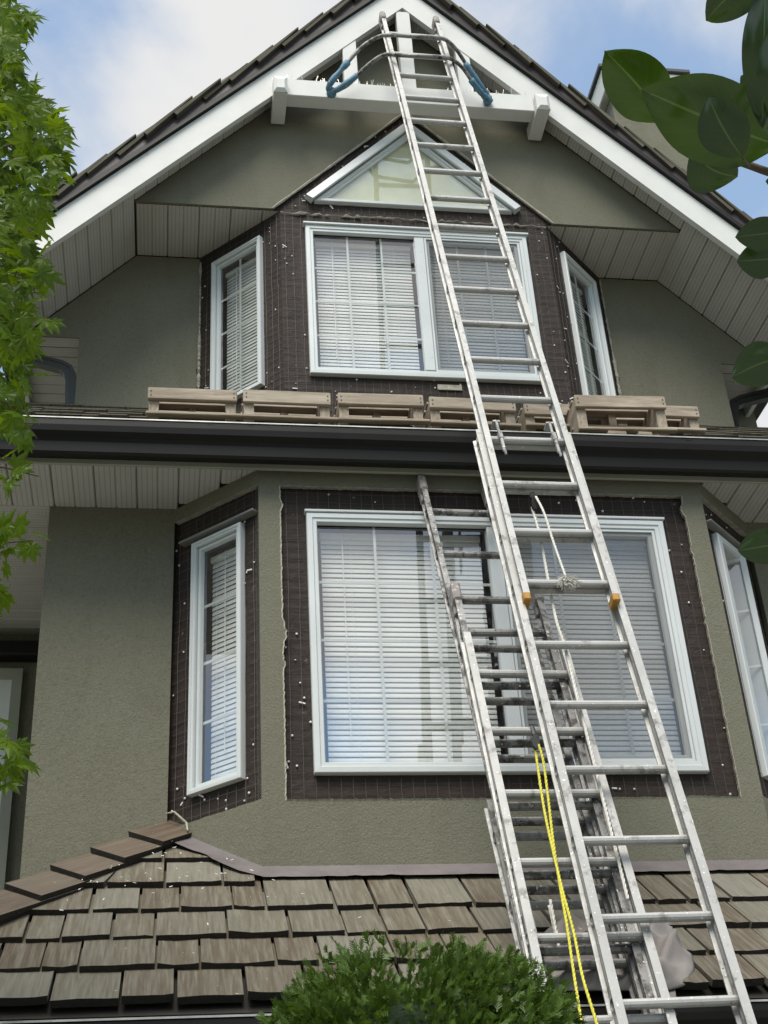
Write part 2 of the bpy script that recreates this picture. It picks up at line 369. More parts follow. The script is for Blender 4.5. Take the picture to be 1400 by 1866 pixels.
# bay front stucco with a cut opening, ragged lip
def ring_stucco(name, M4, outer, inner, thick, bigs):
    mb = MB(); n = 150; O = []; I = []
    (ox0, oz0, ox1, oz1), (ix0, iz0, ix1, iz1) = outer, inner
    oc = [(ox0, oz0), (ox1, oz0), (ox1, oz1), (ox0, oz1)]; ic = [(ix0, iz0), (ix1, iz0), (ix1, iz1), (ix0, iz1)]
    nrm = [(0, -1), (1, 0), (0, 1), (-1, 0)]
    for s_ in range(4):
        a, b = Vector(oc[s_]), Vector(oc[(s_ + 1) % 4]); c_, d_ = Vector(ic[s_]), Vector(ic[(s_ + 1) % 4])
        j = jag(n, .0011, 31 + s_, bigs.get(s_, ()))
        for k in range(n):
            tt = k / n; O.append(a.lerp(b, tt)); q = c_.lerp(d_, tt)
            if k > 0: q = q + Vector(nrm[s_]) * j[k]
            I.append(q)
    L0 = [M4 @ Vector((q.x, -thick, q.y)) for q in O]; L1 = [M4 @ Vector((q.x, 0, q.y)) for q in O]
    Iin = [M4 @ Vector((q.x, 0.0, q.y)) for q in I]
    lip = [M4 @ Vector((q.x - (q.x - (ix0 + ix1) / 2) * .006, .004, q.y - (q.y - (iz0 + iz1) / 2) * .006)) for q in I]
    Ib = [M4 @ Vector((q.x, -thick, q.y)) for q in I]
    mb.loft([L0, L1, Iin], True, False, 0); mb.loft([Iin, lip, Ib], True, False, 1)
    return mb
MF = frame_mat((0, 0, 0), (1, 0, 0), (0, -1, 0), (0, 0, 1))     # local y = outward
mb = ring_stucco('f', MF, (-CB, 3.333, CB, 5.284), (-1.0025, 3.631, 1.0025, 5.198), .028,
    {1: ((.80, .012, .010), (.95, .03, .018), (.55, .012, .006)), 3: ((.50, .045, .015), (.60, .012, .009), (.07, .02, .012)), 0: ((.66, .04, .005), (.9, .05, .006))})
H(mb, 'wall', ['stucco', 'stucco_break'])
def paper_ring(Mx, outer, inner, n0, n1):
    (a0, b0, a1, b1), (c0, d0, c1, d1) = outer, inner; o_ = [(a0, b0), (a1, b0), (a1, b1), (a0, b1)]; i_ = [(c0, d0), (c1, d0), (c1, d1), (c0, d1)]
    L = lambda pl, n_: [Mx @ Vector((u, n_, v_)) for u, v_ in pl]
    return MB().loft([L(o_, n0), L(o_, n1), L(i_, n1), L(i_, n0), L(o_, n0)], True)
H(paper_ring(MF, (-CB - .005, 2.6, CB + .005, 5.40), (-.87, 3.76, .87, 5.04), -.06, -.030), 'building_paper', 'paper')
# bay sides, opening spans the whole side
def side_frame(sx, cx, y0, z0=0.0):
    ux = Vector((sx * math.cos(ANG), math.sin(ANG), 0)); n_ = Vector((sx * math.sin(ANG), -math.cos(ANG), 0))
    return frame_mat((sx * cx, y0, z0), ux, n_, (0, 0, 1))
LS = YM / math.sin(ANG)
for sx in (-1, 1):
    Ms = side_frame(sx, CB, 0)
    s_ = MB(); j = jag(40, .0012, 5 + sx); j = j[:27]; bot = [(LS * i / 26, 3.64 + j[i]) for i in range(27)]
    s_.prism([(0, 3.333), (LS, 3.70)][0:1] + [(LS + .02, 3.585)] + bot[::-1], -.030, 0, 'y', Ms, 0, 1)
    H(s_, 'wall', ['stucco', 'stucco_break']); s_ = MB()
    j = jag(26, .0012, 15 + sx); s_.prism([(0, 5.284), (LS + .02, 5.284)] + [(LS * i / 26, 5.205 + j[i]) for i in range(26, -1, -1)], -.030, 0, 'y', Ms, 0, 1)
    H(s_, 'wall', ['stucco', 'stucco_break'])
    H(paper_ring(Ms, (0, 3.2, LS + .05, 5.40), (.12, 3.77, .425, 5.035), -.065, -.033), 'building_paper', 'paper')
# upper bay
H(paper_ring(frame_mat((0, YU, 0), (1, 0, 0), (0, -1, 0), (0, 0, 1)), (-CUx, 5.9, CUx, 7.955), (-.715, 6.637, .715, 7.805), -.04, 0), 'building_paper', 'paper')
LU = (YMU - YU) / math.sin(ANG)
for sx in (-1, 1): H(paper_ring(side_frame(sx, CUx, YU), (0, 5.9, LU + .03, 7.95), (.155, 6.63, .56, 7.803), -.04, 0), 'building_paper', 'paper')
# upper main wall with boxed eave ends
for sx in (-1, 1):
    pl = [(CU2 - .005, 6.2), (2.122, 6.2), (2.122, 7.232), (2.462, 7.232), (1.79, 7.94), (CU2 - .005, 7.94)]
    j = jag(30, .004, 3 + sx); pl = pl[:-1] + [(CU2 + .0 + j[i] + (.012 if 10 < i < 22 else 0), 7.94 - (7.94 - 6.2) * i / 30) for i in range(31)][:-1]
    H(MB().prism([(sx * a, b) for a, b in pl], YMU, YMU + .12, 'y', None, 0, 0), 'wall', 'stucco')
    xs = sorted((sx * 2.122, sx * 2.0)); H(MB().box(xs[0], xs[1], YMU + .12, 7, 5.5, 7.6), 'wall', 'stucco')
    e = MB(); zz = [7.9 - i * .012 for i in range(138)]; rr = random.Random(9 + sx)
    e.tube([(sx * (CU2 + .0), YMU - .012 + rr.gauss(0, .003), z) for z in zz], [max(.002, .006 + .010 * noise.noise((z * 9, sx, 0)) + rr.gauss(0, .0015) + (.004 if 6.65 < z < 7.3 else 0)) for z in zz], 6); H(e, 'broken_stucco_edge', 'stucco_break')
# gable panel (inverted V) around the triangular window
ap = 8.915
gp = [(-1.796, 7.952), (-.925, 7.952), (0, ap), (.925, 7.952), (1.796, 7.952), (0, 7.952 + MS * 1.796)]
H(MB().prism(gp[0:3] + [gp[5]], YU - .016, YU + .002, 'y').prism([gp[5]] + gp[2:5], YU - .016, YU + .002, 'y'), 'gable_wall', 'stucco')
tri_o = [(-.94, 7.957), (.94, 7.957), (0, ap + .02)]; tri_i = inset([(-.655, 8.03), (.655, 8.03), (0, 8.03 + .655 * 1.035)], .01)
H(MB().loft([[(a, y_, b) for a, b in pl] for pl, y_ in ((tri_o, YU + .045), (tri_o, YU + .004), (tri_i, YU + .004), (tri_i, YU + .045), (tri_o, YU + .045))], True), 'building_paper', 'paper')
for sx in (-1, 1):
    rr = random.Random(sx); pts = [(sx * .925 * (1 - i / 24), YU - .018, 7.952 + (ap - 7.952) * i / 24) for i in range(25)]
    H(MB().tube(pts, [.007 + rr.uniform(-.002, .004) for _ in pts], 5), 'stop_bead', 'stucco_break')
rr = random.Random(4); pts = [(-.875 + 1.75 * i / 70, YU - .012 + rr.gauss(0, .003), 7.925 + rr.gauss(0, .004)) for i in range(71)]
H(MB().tube(pts, [max(.0015, .0045 + rr.gauss(0, .0035)) for _ in pts], 5), 'torn_sealant', 'stucco_break')

# ------------------------------------------------------------------ wire mesh, lath and fasteners
def wiregrid(Mx, poly_ok, u0, u1, v0, v1, step=.052, seed=1):
    mb = MB(); rr = random.Random(seed)
    def run(fixed, horiz):
        a0, a1 = (u0, u1) if horiz else (v0, v1); n = max(2, int((a1 - a0) / .05)); cur = []
        for i in range(n + 1):
            a = a0 + (a1 - a0) * i / n
            wob = .006 * noise.noise((a * 3.1, fixed * 4.0, seed * 1.7 + horiz * 5)) + rr.gauss(0, .0008)
            u, v_ = (a, fixed + wob) if horiz else (fixed + wob, a)
            if poly_ok(u, v_): cur.append(Mx @ Vector((u, .006 + .004 * noise.noise((u * 7, v_ * 7, seed)), v_)))
            else:
                if len(cur) > 1: mb.wire(cur, .00105)
                cur = []
        if len(cur) > 1: mb.wire(cur, .00105)
    k = u0 + step * .5
    while k < u1: run(k, False); k += step
    k = v0 + step * .5
    while k < v1: run(k, True); k += step
    return mb
def nails(Mx, poly_ok, u0, u1, v0, v1, count, seed):
    mb = MB(); rr = random.Random(seed); k = 0; tr_ = 0
    while k < count and tr_ < count * 40:
        tr_ += 1; u = rr.uniform(u0, u1); v_ = rr.uniform(v0, v1)
        if not poly_ok(u, v_): continue
        r_ = rr.choice((.004, .005, .0055, .006)); k += 1
        mb.loft([[Mx @ Vector((u + r_ * math.cos(a) * q, h, v_ + r_ * math.sin(a) * q)) for a in [i * math.pi / 3 for i in range(6)]] for q, h in ((1, .001), (1, .005), (.3, .0075))], True, True)
        if rr.random() < .10:
            L = rr.uniform(.008, .022); an = rr.uniform(-.6, 1.4); Mq = Mx @ T(u + rr.uniform(-.03, .03), .003, v_ + rr.uniform(-.04, .04)) @ Matrix.Rotation(an, 4, 'Y')
            mb.box(-L, L, 0, .004, -.004, .004, Mq, 0, .0015)
    return mb
def meshed(Mx, ok, rect, n, seed, step=.052):
    stuff(H(wiregrid(Mx, ok, *rect, step, seed), 'wire_mesh', 'wire')); stuff(H(nails(Mx, ok, *rect, n, seed + 50), 'nails', 'nail_white'))
MFp = frame_mat((0, .028, 0), (1, 0, 0), (0, -1, 0), (0, 0, 1))
meshed(MFp, lambda u, v_: not (-.86 < u < .86 and 3.765 < v_ < 5.03), (-.998, .998, 3.636, 5.194), 46, 1)
for sx in (-1, 1):
    Mp = side_frame(sx, CB, 0) @ T(0, -.031, 0)
    meshed(Mp, lambda u, v_: not (.115 < u < .43 and 3.78 < v_ < 5.02), (.03, LS + .01, 3.645, 5.2), 26, 3 + sx)
    lm = MB()                                                       # expanded metal corner strip
    for i in range(120):
        z = 3.645 + i * .013
        if z > 5.19: break
        lm.wire([Mp @ Vector((.004, .010, z)), Mp @ Vector((.022, .012, z + .016)), Mp @ Vector((.040, .010, z))], .0013)
    stuff(H(lm, 'corner_lath', 'lath'))
    Mp = side_frame(sx, CUx, YU)
    meshed(Mp, lambda u, v_: not (.15 < u < .58 and 6.63 < v_ < 7.82), (.002, LU, 6.2, 7.93), 30, 9 + sx, .05)
MUp = frame_mat((0, YU, 0), (1, 0, 0), (0, -1, 0), (0, 0, 1))
meshed(MUp, lambda u, v_: not (-.72 < u < .72 and 6.64 < v_ < 7.80), (-.872, .872, 6.2, 7.92), 60, 12, .05)
meshed(frame_mat((0, YU + .004, 0), (1, 0, 0), (0, -1, 0), (0, 0, 1)), lambda u, v_: (v_ - 7.957) < (1 - abs(u) / .93) * (ap - 7.957) and not (v_ > 8.035 and (v_ - 8.03) < (.65 - abs(u)) * 1.035), (-.92, .92, 7.958, ap), 26, 15, .05)
# strap plate below the upper window
q = at(820, 706, y=YU - .01); H(MB().box(q.x - .075, q.x + .075, YU - .012, YU - .004, q.z - .02, q.z + .02, None, 0, .002), 'strap_plate', 'stucco_break')

# ------------------------------------------------------------------ soffits
def soffit_mesh(length, wd=.2):
    k = wd / .2; pr = [(0, .012), (.007 * k, 0), (.094 * k, 0), (.098 * k, .005), (.102 * k, .005), (.106 * k, 0), (.193 * k, 0), (.2 * k, .012)]
    mb = MB(); mb.loft([[(x, 0, z) for x, z in pr], [(x, length, z) for x, z in pr]], False); return mb
def soffit_strip(Mx, length, wd=.2): return place('soffit_panel', soffit_mesh(length, wd).mesh('soffit_panel', 'soffit'), house, Mx)
x = -3.08                                                           # lower eave soffit, boards run front to back
while x < 3.05:
    xm = x + .103; ye = YM
    if abs(xm) < CB2: ye = max(0.0, (abs(xm) - CB) * TA) + (.06 if abs(xm) > CB else 0)
    if abs(xm) > 2.1: ye = 1.75
    soffit_strip(frame_mat((x, -.035, ZSO), (1, 0, 0), (0, 1, 0), (0, 0, 1)), ye + .04 if abs(xm) <= 2.1 else YM + .035); x += .2005
H(MB().box(-3.1, 3.1, -.03, 1.9, ZSO + .014, ZSO + .03), 'soffit_light_block', 'deck_dark')  # dark slab added above the panels to stop light leaking through
for sx in (-1, 1):                                                  # eave soffit running back beside the house, both storeys
    for (z, xa, xb, y0, y1) in ((ZSO - .004, 2.102, 3.08, YM + .002, 1.74), (7.231, 2.124, 2.47, YMU + .004, 5.0)):
        y = y0
        while y < y1:
            o_ = (-xb, y, z) if sx < 0 else (xa, y, z)
            Mx = frame_mat(o_, (0, 1, 0), (1, 0, 0), (0, 0, 1)); wd = min(.2, y1 - y); soffit_strip(Mx, xb - xa, .2); y += .2005
        H(MB().box(min(sx * xa, sx * xb), max(sx * xa, sx * xb), y0, y1 + .1, z + .014, z + .022), 'soffit_light_block', 'deck_dark')
x = -1.79                                                           # flat soffit under the gable panel
while x < 1.75:
    xm = abs(x + .1)
    if xm > CUx - .12:
        ys = YU + .05 if xm > CUx else YU + .04
        soffit_strip(frame_mat((x, YU + .003, 7.949), (1, 0, 0), (0, 1, 0), (0, 0, 1)), YMU - YU - .003, .2)
    x += .2005
H(MB().box(-1.79, 1.79, YU + .05, YMU + .1, 7.964, 7.975), 'soffit_light_block', 'deck_dark')
for sx in (-1, 1):                                                  # raking soffit
    dx = Vector((sx / NS, 0, -MS / NS)); nn = Vector((sx * MS / NS, 0, 1 / NS)); tl = 0.0
    while tl < 3.75:
        xm = tl / NS; o_ = Vector((0, YB + .045, ZS0)) + dx * tl
        ln = (YU - .03 if xm < 1.66 else YMU) - YB - .045
        if xm > 2.50: break
        Mx = frame_mat(o_, dx, (0, 1, 0), nn) if sx > 0 else frame_mat(o_ + dx * .2, -dx, (0, 1, 0), nn)
        soffit_strip(Mx, ln); tl += .2005
    o_ = Vector((0, YB + .04, ZS0)) + nn * .014
    b_ = MB().add([o_, o_ + dx * 3.62, o_ + dx * 3.62 + Vector((0, .8, 0)), o_ + Vector((0, .8, 0))], [(0, 1, 2, 3)]); H(b_, 'soffit_light_block', 'deck_dark')

# ------------------------------------------------------------------ gable rake: barge boards, metal edges, roof decks
def rake(p0, p1, y0, y1, sx, xe=2.52, ch=0):
    # perpendicular offsets p0..p1 above the barge lower edge, mitred at x = 0
    def z(x_, p_): return ZA - MS * x_ + p_ * NS
    return MB().prism([(0, z(0, p0)), (sx * xe, z(xe, p0)), (sx * (xe + (p1 - p0) * MS / NS), z(xe, p0) + (p1 - p0) / NS), (0, z(0, p1))], y0, y1, 'y')
for sx in (-1, 1):
    H(rake(0, .172, YB, YB + .042, sx), 'barge_board', 'white_paint')
    H(rake(.1755, .196, YB - .028, YB + .10, sx, 2.54).prism([(0, ZA + .1965 * NS), (sx * 2.55, ZA - MS * 2.55 + .1965 * NS), (sx * 2.55, ZA - MS * 2.55 + .215 * NS), (0, ZA + .215 * NS)], YB - .018, YB + .1, 'y'), 'rake_drip_edge', 'dark_metal')
    H(rake(.2155, .308, YB - .012, YB + .10, sx, 2.56), 'rake_flashing', 'brown_metal')
    H(rake(.235, .30, YB + .102, 6.9, sx, 2.56), 'roof_deck', 'deck_dark')
# beam, brackets, posts
H(MB().box(-.838, .838, YB - .03, YB + .075, 8.742, 8.895, None, 0, .004), 'collar_beam', 'white_paint')
for sx in (-1, 1):
    c0 = sx * .882
    H(MB().box(c0 - .046, c0 + .046, YB - .075, YU - .032, 8.70, 8.80, None, 0, .004).loft([[(c0 + a * k, YB - .076 - dd, 8.75 + b * k) for a, b in ((-.046, -.05), (.046, -.05), (.046, .095), (-.046, .095))] for k, dd in ((1, 0), (1, .012), (.55, .03))], True, True).box(c0 - .046, c0 + .046, YB - .075, YB - .002, 8.801, 8.845), 'bracket', 'white_paint')
for xc, top in ((0, 9.75), (-.395, 9.40), (.395, 9.40)):
    H(MB().box(xc - .048, xc + .048, YB + .005, YB + .07, 8.896, top if xc else 9.70, None, 0, .003), 'gable_post', 'white_paint')
sp = MB(); rr = random.Random(3)
for i in range(110):
    x_ = rr.uniform(-.93, .93); z_ = 8.896 if abs(x_) < .83 else 8.846; y_ = YB + rr.uniform(-.02, .05) if abs(x_) < .83 else YB - .05
    sp.wire([(x_, y_, z_), (x_ + rr.uniform(-.02, .02), y_ + rr.uniform(-.015, .015), z_ + rr.uniform(.03, .07))], .0022)
stuff(H(sp, 'bird_spikes', 'spike'))
# eave fascia + gutters at the sides of the gable roof
for sx in (-1, 1):
    xs = sorted((sx * 2.472, sx * 2.50)); H(MB().box(xs[0], xs[1], YB + .05, 6.9, 7.16, 7.36), 'eave_fascia', 'white_paint')
    xs = sorted((sx * 2.503, sx * 2.62)); H(MB().box(xs[0], xs[1], YB + .12, 6.9, 7.22, 7.345, None, 0, .01), 'eave_gutter', 'dark_metal')

# ------------------------------------------------------------------ shakes
def shake_mesh(name, xl0, xr0, xl1, xr1, L, th, curv, mat, seed=0):
    rr = random.Random(seed); n = 5; mb = MB(); top0 = []; top1 = []; bot0 = []; bot1 = []; sk = rr.uniform(-.010, .010)
    for i in range(n + 1):
        t_ = i / n; s_ = (t_ - .5) * 2; xa = xl0 + (xr0 - xl0) * t_; xb = xl1 + (xr1 - xl1) * t_
        cz = curv * s_ * s_; by = sk * s_ * .7 + rr.uniform(-.001, .001); tt = th * (1 + rr.uniform(-.05, .05))
        top0.append((xa, by, tt + cz)); top1.append((xb, L, th * .3)); bot0.append((xa, by + .002, cz * .8 + rr.uniform(0, .002))); bot1.append((xb, L, 0))
    loop = lambda: None
    mb.loft([bot0, top0], False, False, 1); mb.loft([top0, top1, bot1], False)
    b = len(mb.v); mb.add([bot0[0], top0[0], top1[0], bot1[0]], [(0, 1, 2, 3)]); mb.add([bot0[-1], top0[-1], top1[-1], bot1[-1]], [(3, 2, 1, 0)])
    return mb.mesh(name, [mat, 'cedar_end'])
WIDTHS = (.115, .14, .165, .19, .215, .25)
VAR = {}
def shake_var(mat, wd, k, L=.46, th=.029):
    key = (mat, wd, k)
    if key not in VAR: VAR[key] = shake_mesh('shake', 0, wd, 0, wd, L, th, (.004, -.003, .007, .001)[k], mat, hash(key) % 1000 + int(wd * 1000) + k)
    return VAR[key]
def slope_frame(o, up, right):
    up = Vector(up).normalized(); right = Vector(right).normalized(); return frame_mat(o, right, up, right.cross(up))
def roof_M(Pf, x_, s_, lift, tilt): return Pf @ T(x_, s_, lift) @ Matrix.Rotation(-tilt, 4, 'X')
# porch roof -------------------------------------------------
PS, PZ = .80, 3.30; PN = math.sqrt(1 + PS * PS)
Pf = slope_frame((0, 0, PZ), (0, 1, PS), (1, 0, 0))
XH = 1.50                                                           # hip meets wall at x = XH, y = YM
def hipx(s_): return XH + (YM - s_ / PN)
deck = MB(); ye = -.86
deck.add([(-hipx(ye * PN), ye, PZ + PS * ye - .012), (hipx(ye * PN), ye, PZ + PS * ye - .012), (XH, YM, PZ + PS * YM - .012), (-XH, YM, PZ + PS * YM - .012)], [(0, 1, 2, 3)])
for sx in (-1, 1):
    a = hipx(ye * PN); deck.add([(sx * a, ye, PZ + PS * ye - .012), (sx * XH, YM, PZ + PS * YM - .012), (sx * XH, 3, PZ + PS * YM - .012), (sx * a, 3, PZ + PS * ye - .012)], [(0, 1, 2, 3)])
deckp = H(deck, 'porch_roof', 'deck_dark')
butts = [.303, .107, -.096, -.292, -.479, -.666, -.845]
rr = random.Random(21)
for ri, yb_ in enumerate(butts):
    s0 = yb_ * PN; L = .46 if ri > 1 else (.30 if ri == 1 else .16); lift = .014; tilt = .035
    if ri == 0: segs = [(-hipx(s0), -1.40), (1.40, hipx(s0))]
    elif ri == 1: segs = [(-hipx(s0), -1.26), (1.26, hipx(s0))]
    elif ri == 2: segs = [(-hipx(s0), -1.14), (1.14, hipx(s0))]
    else: segs = [(-hipx(s0), hipx(s0))]
    for (xa, xb) in segs:
        x_ = xa
        while x_ < xb - .02:
            wd = rr.choice(WIDTHS); rem = xb - x_
            gap = rr.uniform(.007, .016); l2 = lift + rr.uniform(-.003, .005)
            if rem - wd < .1: wd = rem
            hip_l = x_ < -hipx(s0 + L * .95) + .0; hip_r = x_ + wd > hipx(s0 + L * .95)
            if ri < 2 or hip_l or hip_r or wd not in WIDTHS:
                xl1 = max(x_, -hipx(s0 + L)); xr1 = min(x_ + wd, hipx(s0 + L))
                if ri < 2:
                    lim = 1.0 + (s0 + L) / PN / TA
                    if x_ < 0: xr1 = min(xr1, -lim)
                    else: xl1 = max(xl1, lim)
                if xr1 < xl1 + .004: xr1 = xl1 + .004
                me = shake_mesh('shake', 0, wd, xl1 - x_, xr1 - x_, L, .029, rr.choice((.003, -.002, .005)), 'cedar', int(rr.random() * 999))
            else: me = shake_var('cedar', wd, rr.randrange(4))
            place('shake', me, deckp, roof_M(Pf, x_, s0 + rr.uniform(-.006, .006), l2, tilt)); x_ += wd + gap
fld = MB()                                                          # side slopes of the porch roof
for sx in (-1, 1):
    for yb_ in butts:
        y_ = yb_ + .37
        while y_ < 2.6:
            wd = rr.choice(WIDTHS); xo = hipx(yb_ * PN); z_ = PZ + PS * yb_
            Mx = frame_mat((sx * xo, y_ + (0 if sx > 0 else wd), z_), (0, sx, 0), (-sx / PN, 0, PS / PN), Vector((sx * PS / PN, 0, 1 / PN)))
            fld.box(0, wd - .008, 0, .42, .012, .03, Mx @ Matrix.Rotation(-.03, 4, 'X')); y_ += wd
stuff(H(fld, 'shake_field', 'cedar', parent=deckp))
for sx in (-1, 1):                                                  # hip caps: two boards each side of the ridge
    d = Vector((sx, -1, -PS)).normalized(); o0 = Vector((sx * (XH - .06), YM + .06, PZ + PS * (YM + .06)))
    for k in range(8):
        for nn, inn, lf, ye in ((Vector((0, -PS, 1)) / PN, Vector((-sx, 0, 0)), .050, -.035), (Vector((sx * PS, 0, 1)) / PN, Vector((0, 1, 0)), .016, .012)):
            wdir = nn.cross(d).normalized()
            if wdir.dot(inn) < 0: wdir = -wdir
            Mx = frame_mat(o0 + d * (.30 + k * .235 + rr.uniform(-.01, .01)) + nn * (lf + rr.uniform(0, .004)), -d, wdir, nn)
            w0 = rr.uniform(.135, .15); h0 = rr.uniform(.026, .032); bx = MB()
            bx.add([(0, ye, 0), (0, w0, 0), (.46, w0, 0), (.46, ye, 0), (0, ye - .006, h0), (0, w0 + .002, h0 - .004), (.46, w0, .009), (.46, ye, .009)], [(0, 1, 2, 3), (4, 5, 6, 7), (0, 1, 5, 4), (1, 2, 6, 5), (2, 3, 7, 6), (3, 0, 4, 7)])
            bx.mi = [0, 0, 1, 1, 0, 0]; me = bx.mesh('hip_shake', ['cedar_hip', 'cedar_end'])
            # grain follows mesh Y: swap axes
            for v_ in me.vertices: v_.co = Vector((v_.co.y, v_.co.x, v_.co.z))
            place('hip_shake', me, deckp, Mx @ Matrix(((0, 1, 0, 0), (1, 0, 0, 0), (0, 0, 1, 0), (0, 0, 0, 1))) @ Matrix.Rotation(-.062, 4, 'X'))
# flashing at the foot of the bay
fl = MB(); rr = random.Random(8)
pts = [(-CB2 - .03, YM + .03, 3.67), (-CB, 0, 3.345), (CB, 0, 3.345), (CB2 + .03, YM + .03, 3.67)]
top = []; mid = []; low = []
for a, b in zip(pts[:-1], pts[1:]):
    n_ = 16 if abs(a[0] - b[0]) < 1 else 60
    for i in range(n_):
        t_ = i / n_; q = Vector(a).lerp(Vector(b), t_); rz = PZ + PS * q.y
        ox = -1 if q.x < -CB else (1 if q.x > CB else 0)
        off = Vector((ox * .7, -.7 if ox else -1, 0)); wv = .006 * noise.noise((q.x * 6, q.y * 6, 1)) + rr.gauss(0, .0015)
        top.append(q + Vector((0, .012, .02)))
        m_ = q + off * .012; m_.z = min(q.z - .004, rz + .055 if ox == 0 else PZ + PS * m_.y + .075 + .02); mid.append(m_)
        l_ = q + off * (.080 + wv if ox == 0 else .10 + wv * 2); l_.z = PZ + PS * l_.y + .048 + abs(wv) + (.012 if ox else 0); low.append(l_)
fl.loft([top, mid, low], False); H(fl, 'apron_flashing', 'mauve_flash', True)
H(MB().tube([at(302, 1483, y=.34), at(318, 1480, y=.33), at(340, 1500, y=.30), at(342, 1514, y=.26)], [.003, .005, .006, .004], 6), 'corner_sealant', 'stucco_break')
pc = MB(); rr = random.Random(61)                                   # pale stucco and paint chips lying on the shakes
for i in range(130):
    x_ = rr.gauss(-1.45, .32) if i < 90 else rr.uniform(-1.0, 1.9); y_ = rr.gauss(.0, .22) if i < 90 else -.12 - abs(rr.gauss(0, .12))
    if y_ > min(YM - .05, YM - (x_ + CB2) * 1.0 if x_ > -CB2 else 9) - .06 or y_ < -.8 or -x_ > hipx(y_ * PN) - .05: continue
    a = rr.uniform(0, 3.14); l_ = rr.uniform(.002, .009); Mq = Pf @ T(x_, y_ * PN, .058) @ Matrix.Rotation(a, 4, 'Z') @ Matrix.Rotation(rr.uniform(-.3, .3), 4, 'X'); pc.box(-l_, l_, -.0017, .0017, 0, .002, Mq)
stuff(H(pc, 'paint_chips', 'nail_white', parent=deckp))
# porch eave: gutter, fascia, soffit
def gutter(x0, x1, yb_, zt, name, edge=True, h=.15, d=.12):
    pr = [(yb_, zt - h + .02), (yb_ - d * .55, zt - h), (yb_ - d * .62, zt - h + .012), (yb_ - d * .66, zt - h * .62), (yb_ - d * .74, zt - h * .52), (yb_ - d * .95, zt - h * .40), (yb_ - d, zt - h * .22), (yb_ - d, zt - .006), (yb_ - d + .006, zt)]
    inn = [(yb_ - d + .012, zt - .004), (yb_ - d + .012, zt - .03), (yb_ - .01, zt - .06), (yb_, zt - .02)]
    g_ = H(MB().prism(pr + inn, x0, x1, 'x'), name, 'dark_metal')
    if edge: H(MB().prism([(yb_ - d - .004, zt - .002), (yb_ - d - .003, zt + .005), (yb_ - d + .014, zt + .006), (yb_ - d + .014, zt + .001)], x0, x1, 'x'), 'gutter_lip', 'gutter_edge', parent=g_)
    return g_
gutter(-2.80, 2.80, -.835, 2.572, 'porch_gutter', True, .13, .11)
H(MB().box(-2.7, 2.7, -.834, -.80, 2.40, 2.60), 'porch_fascia', 'dark_metal'); H(MB().box(-2.7, 2.7, -.80, YM, 2.42, 2.44), 'porch_soffit', 'soffit')
# skirt roof ------------------------------------------------
KS = .79; KN = math.sqrt(1 + KS * KS); KZ = 5.40 + KS * .12        # z at y = 0
Kf = slope_frame((0, 0, KZ), (0, 1, KS), (1, 0, 0))
y0, y1 = -.12, 1.62
kd = H(MB().add([(-3.1, y0, KZ + KS * y0 - .01), (3.1, y0, KZ + KS * y0 - .01), (3.1, y1, KZ + KS * y1 - .01), (-3.1, y1, KZ + KS * y1 - .01), (-3.1, y0, KZ + KS * y0 - .03), (3.1, y0, KZ + KS * y0 - .03), (3.1, y1, KZ + KS * y1 - .03), (-3.1, y1, KZ + KS * y1 - .03)], [(0, 1, 2, 3), (7, 6, 5, 4), (0, 4, 5, 1), (1, 5, 6, 2), (2, 6, 7, 3), (3, 7, 4, 0)]), 'skirt_roof', 'deck_dark')
rr = random.Random(5); fld = MB()
for ri in range(8):
    s0 = (-.145 * KN) + ri * .252; x_ = -3.05 + rr.uniform(0, .1)
    while x_ < 2.95:
        wd = rr.choice(WIDTHS)
        if ri < 3: place('shake', shake_var('cedar_mossy', wd, rr.randrange(4)), kd, roof_M(Kf, x_, s0 + rr.uniform(-.012, .012), .012 + rr.uniform(-.004, .006), .035) @ Matrix.Rotation(rr.uniform(-.02, .02), 4, 'Y'))
        else: fld.box(0, wd, 0, .44, .0, .022, roof_M(Kf, x_, s0 + rr.uniform(-.012, .012), .014 + rr.uniform(-.003, .006), .035))
        x_ += wd + rr.uniform(.004, .012)
stuff(H(fld, 'shake_field', 'cedar_mossy', parent=kd))
gutter(-3.1, 3.1, -.055, 5.425, 'skirt_gutter', True, .165, .125)
H(MB().box(-3.1, 3.1, -.052, -.034, 5.255, 5.45, None, 0, .003), 'skirt_fascia', 'trim_olive')
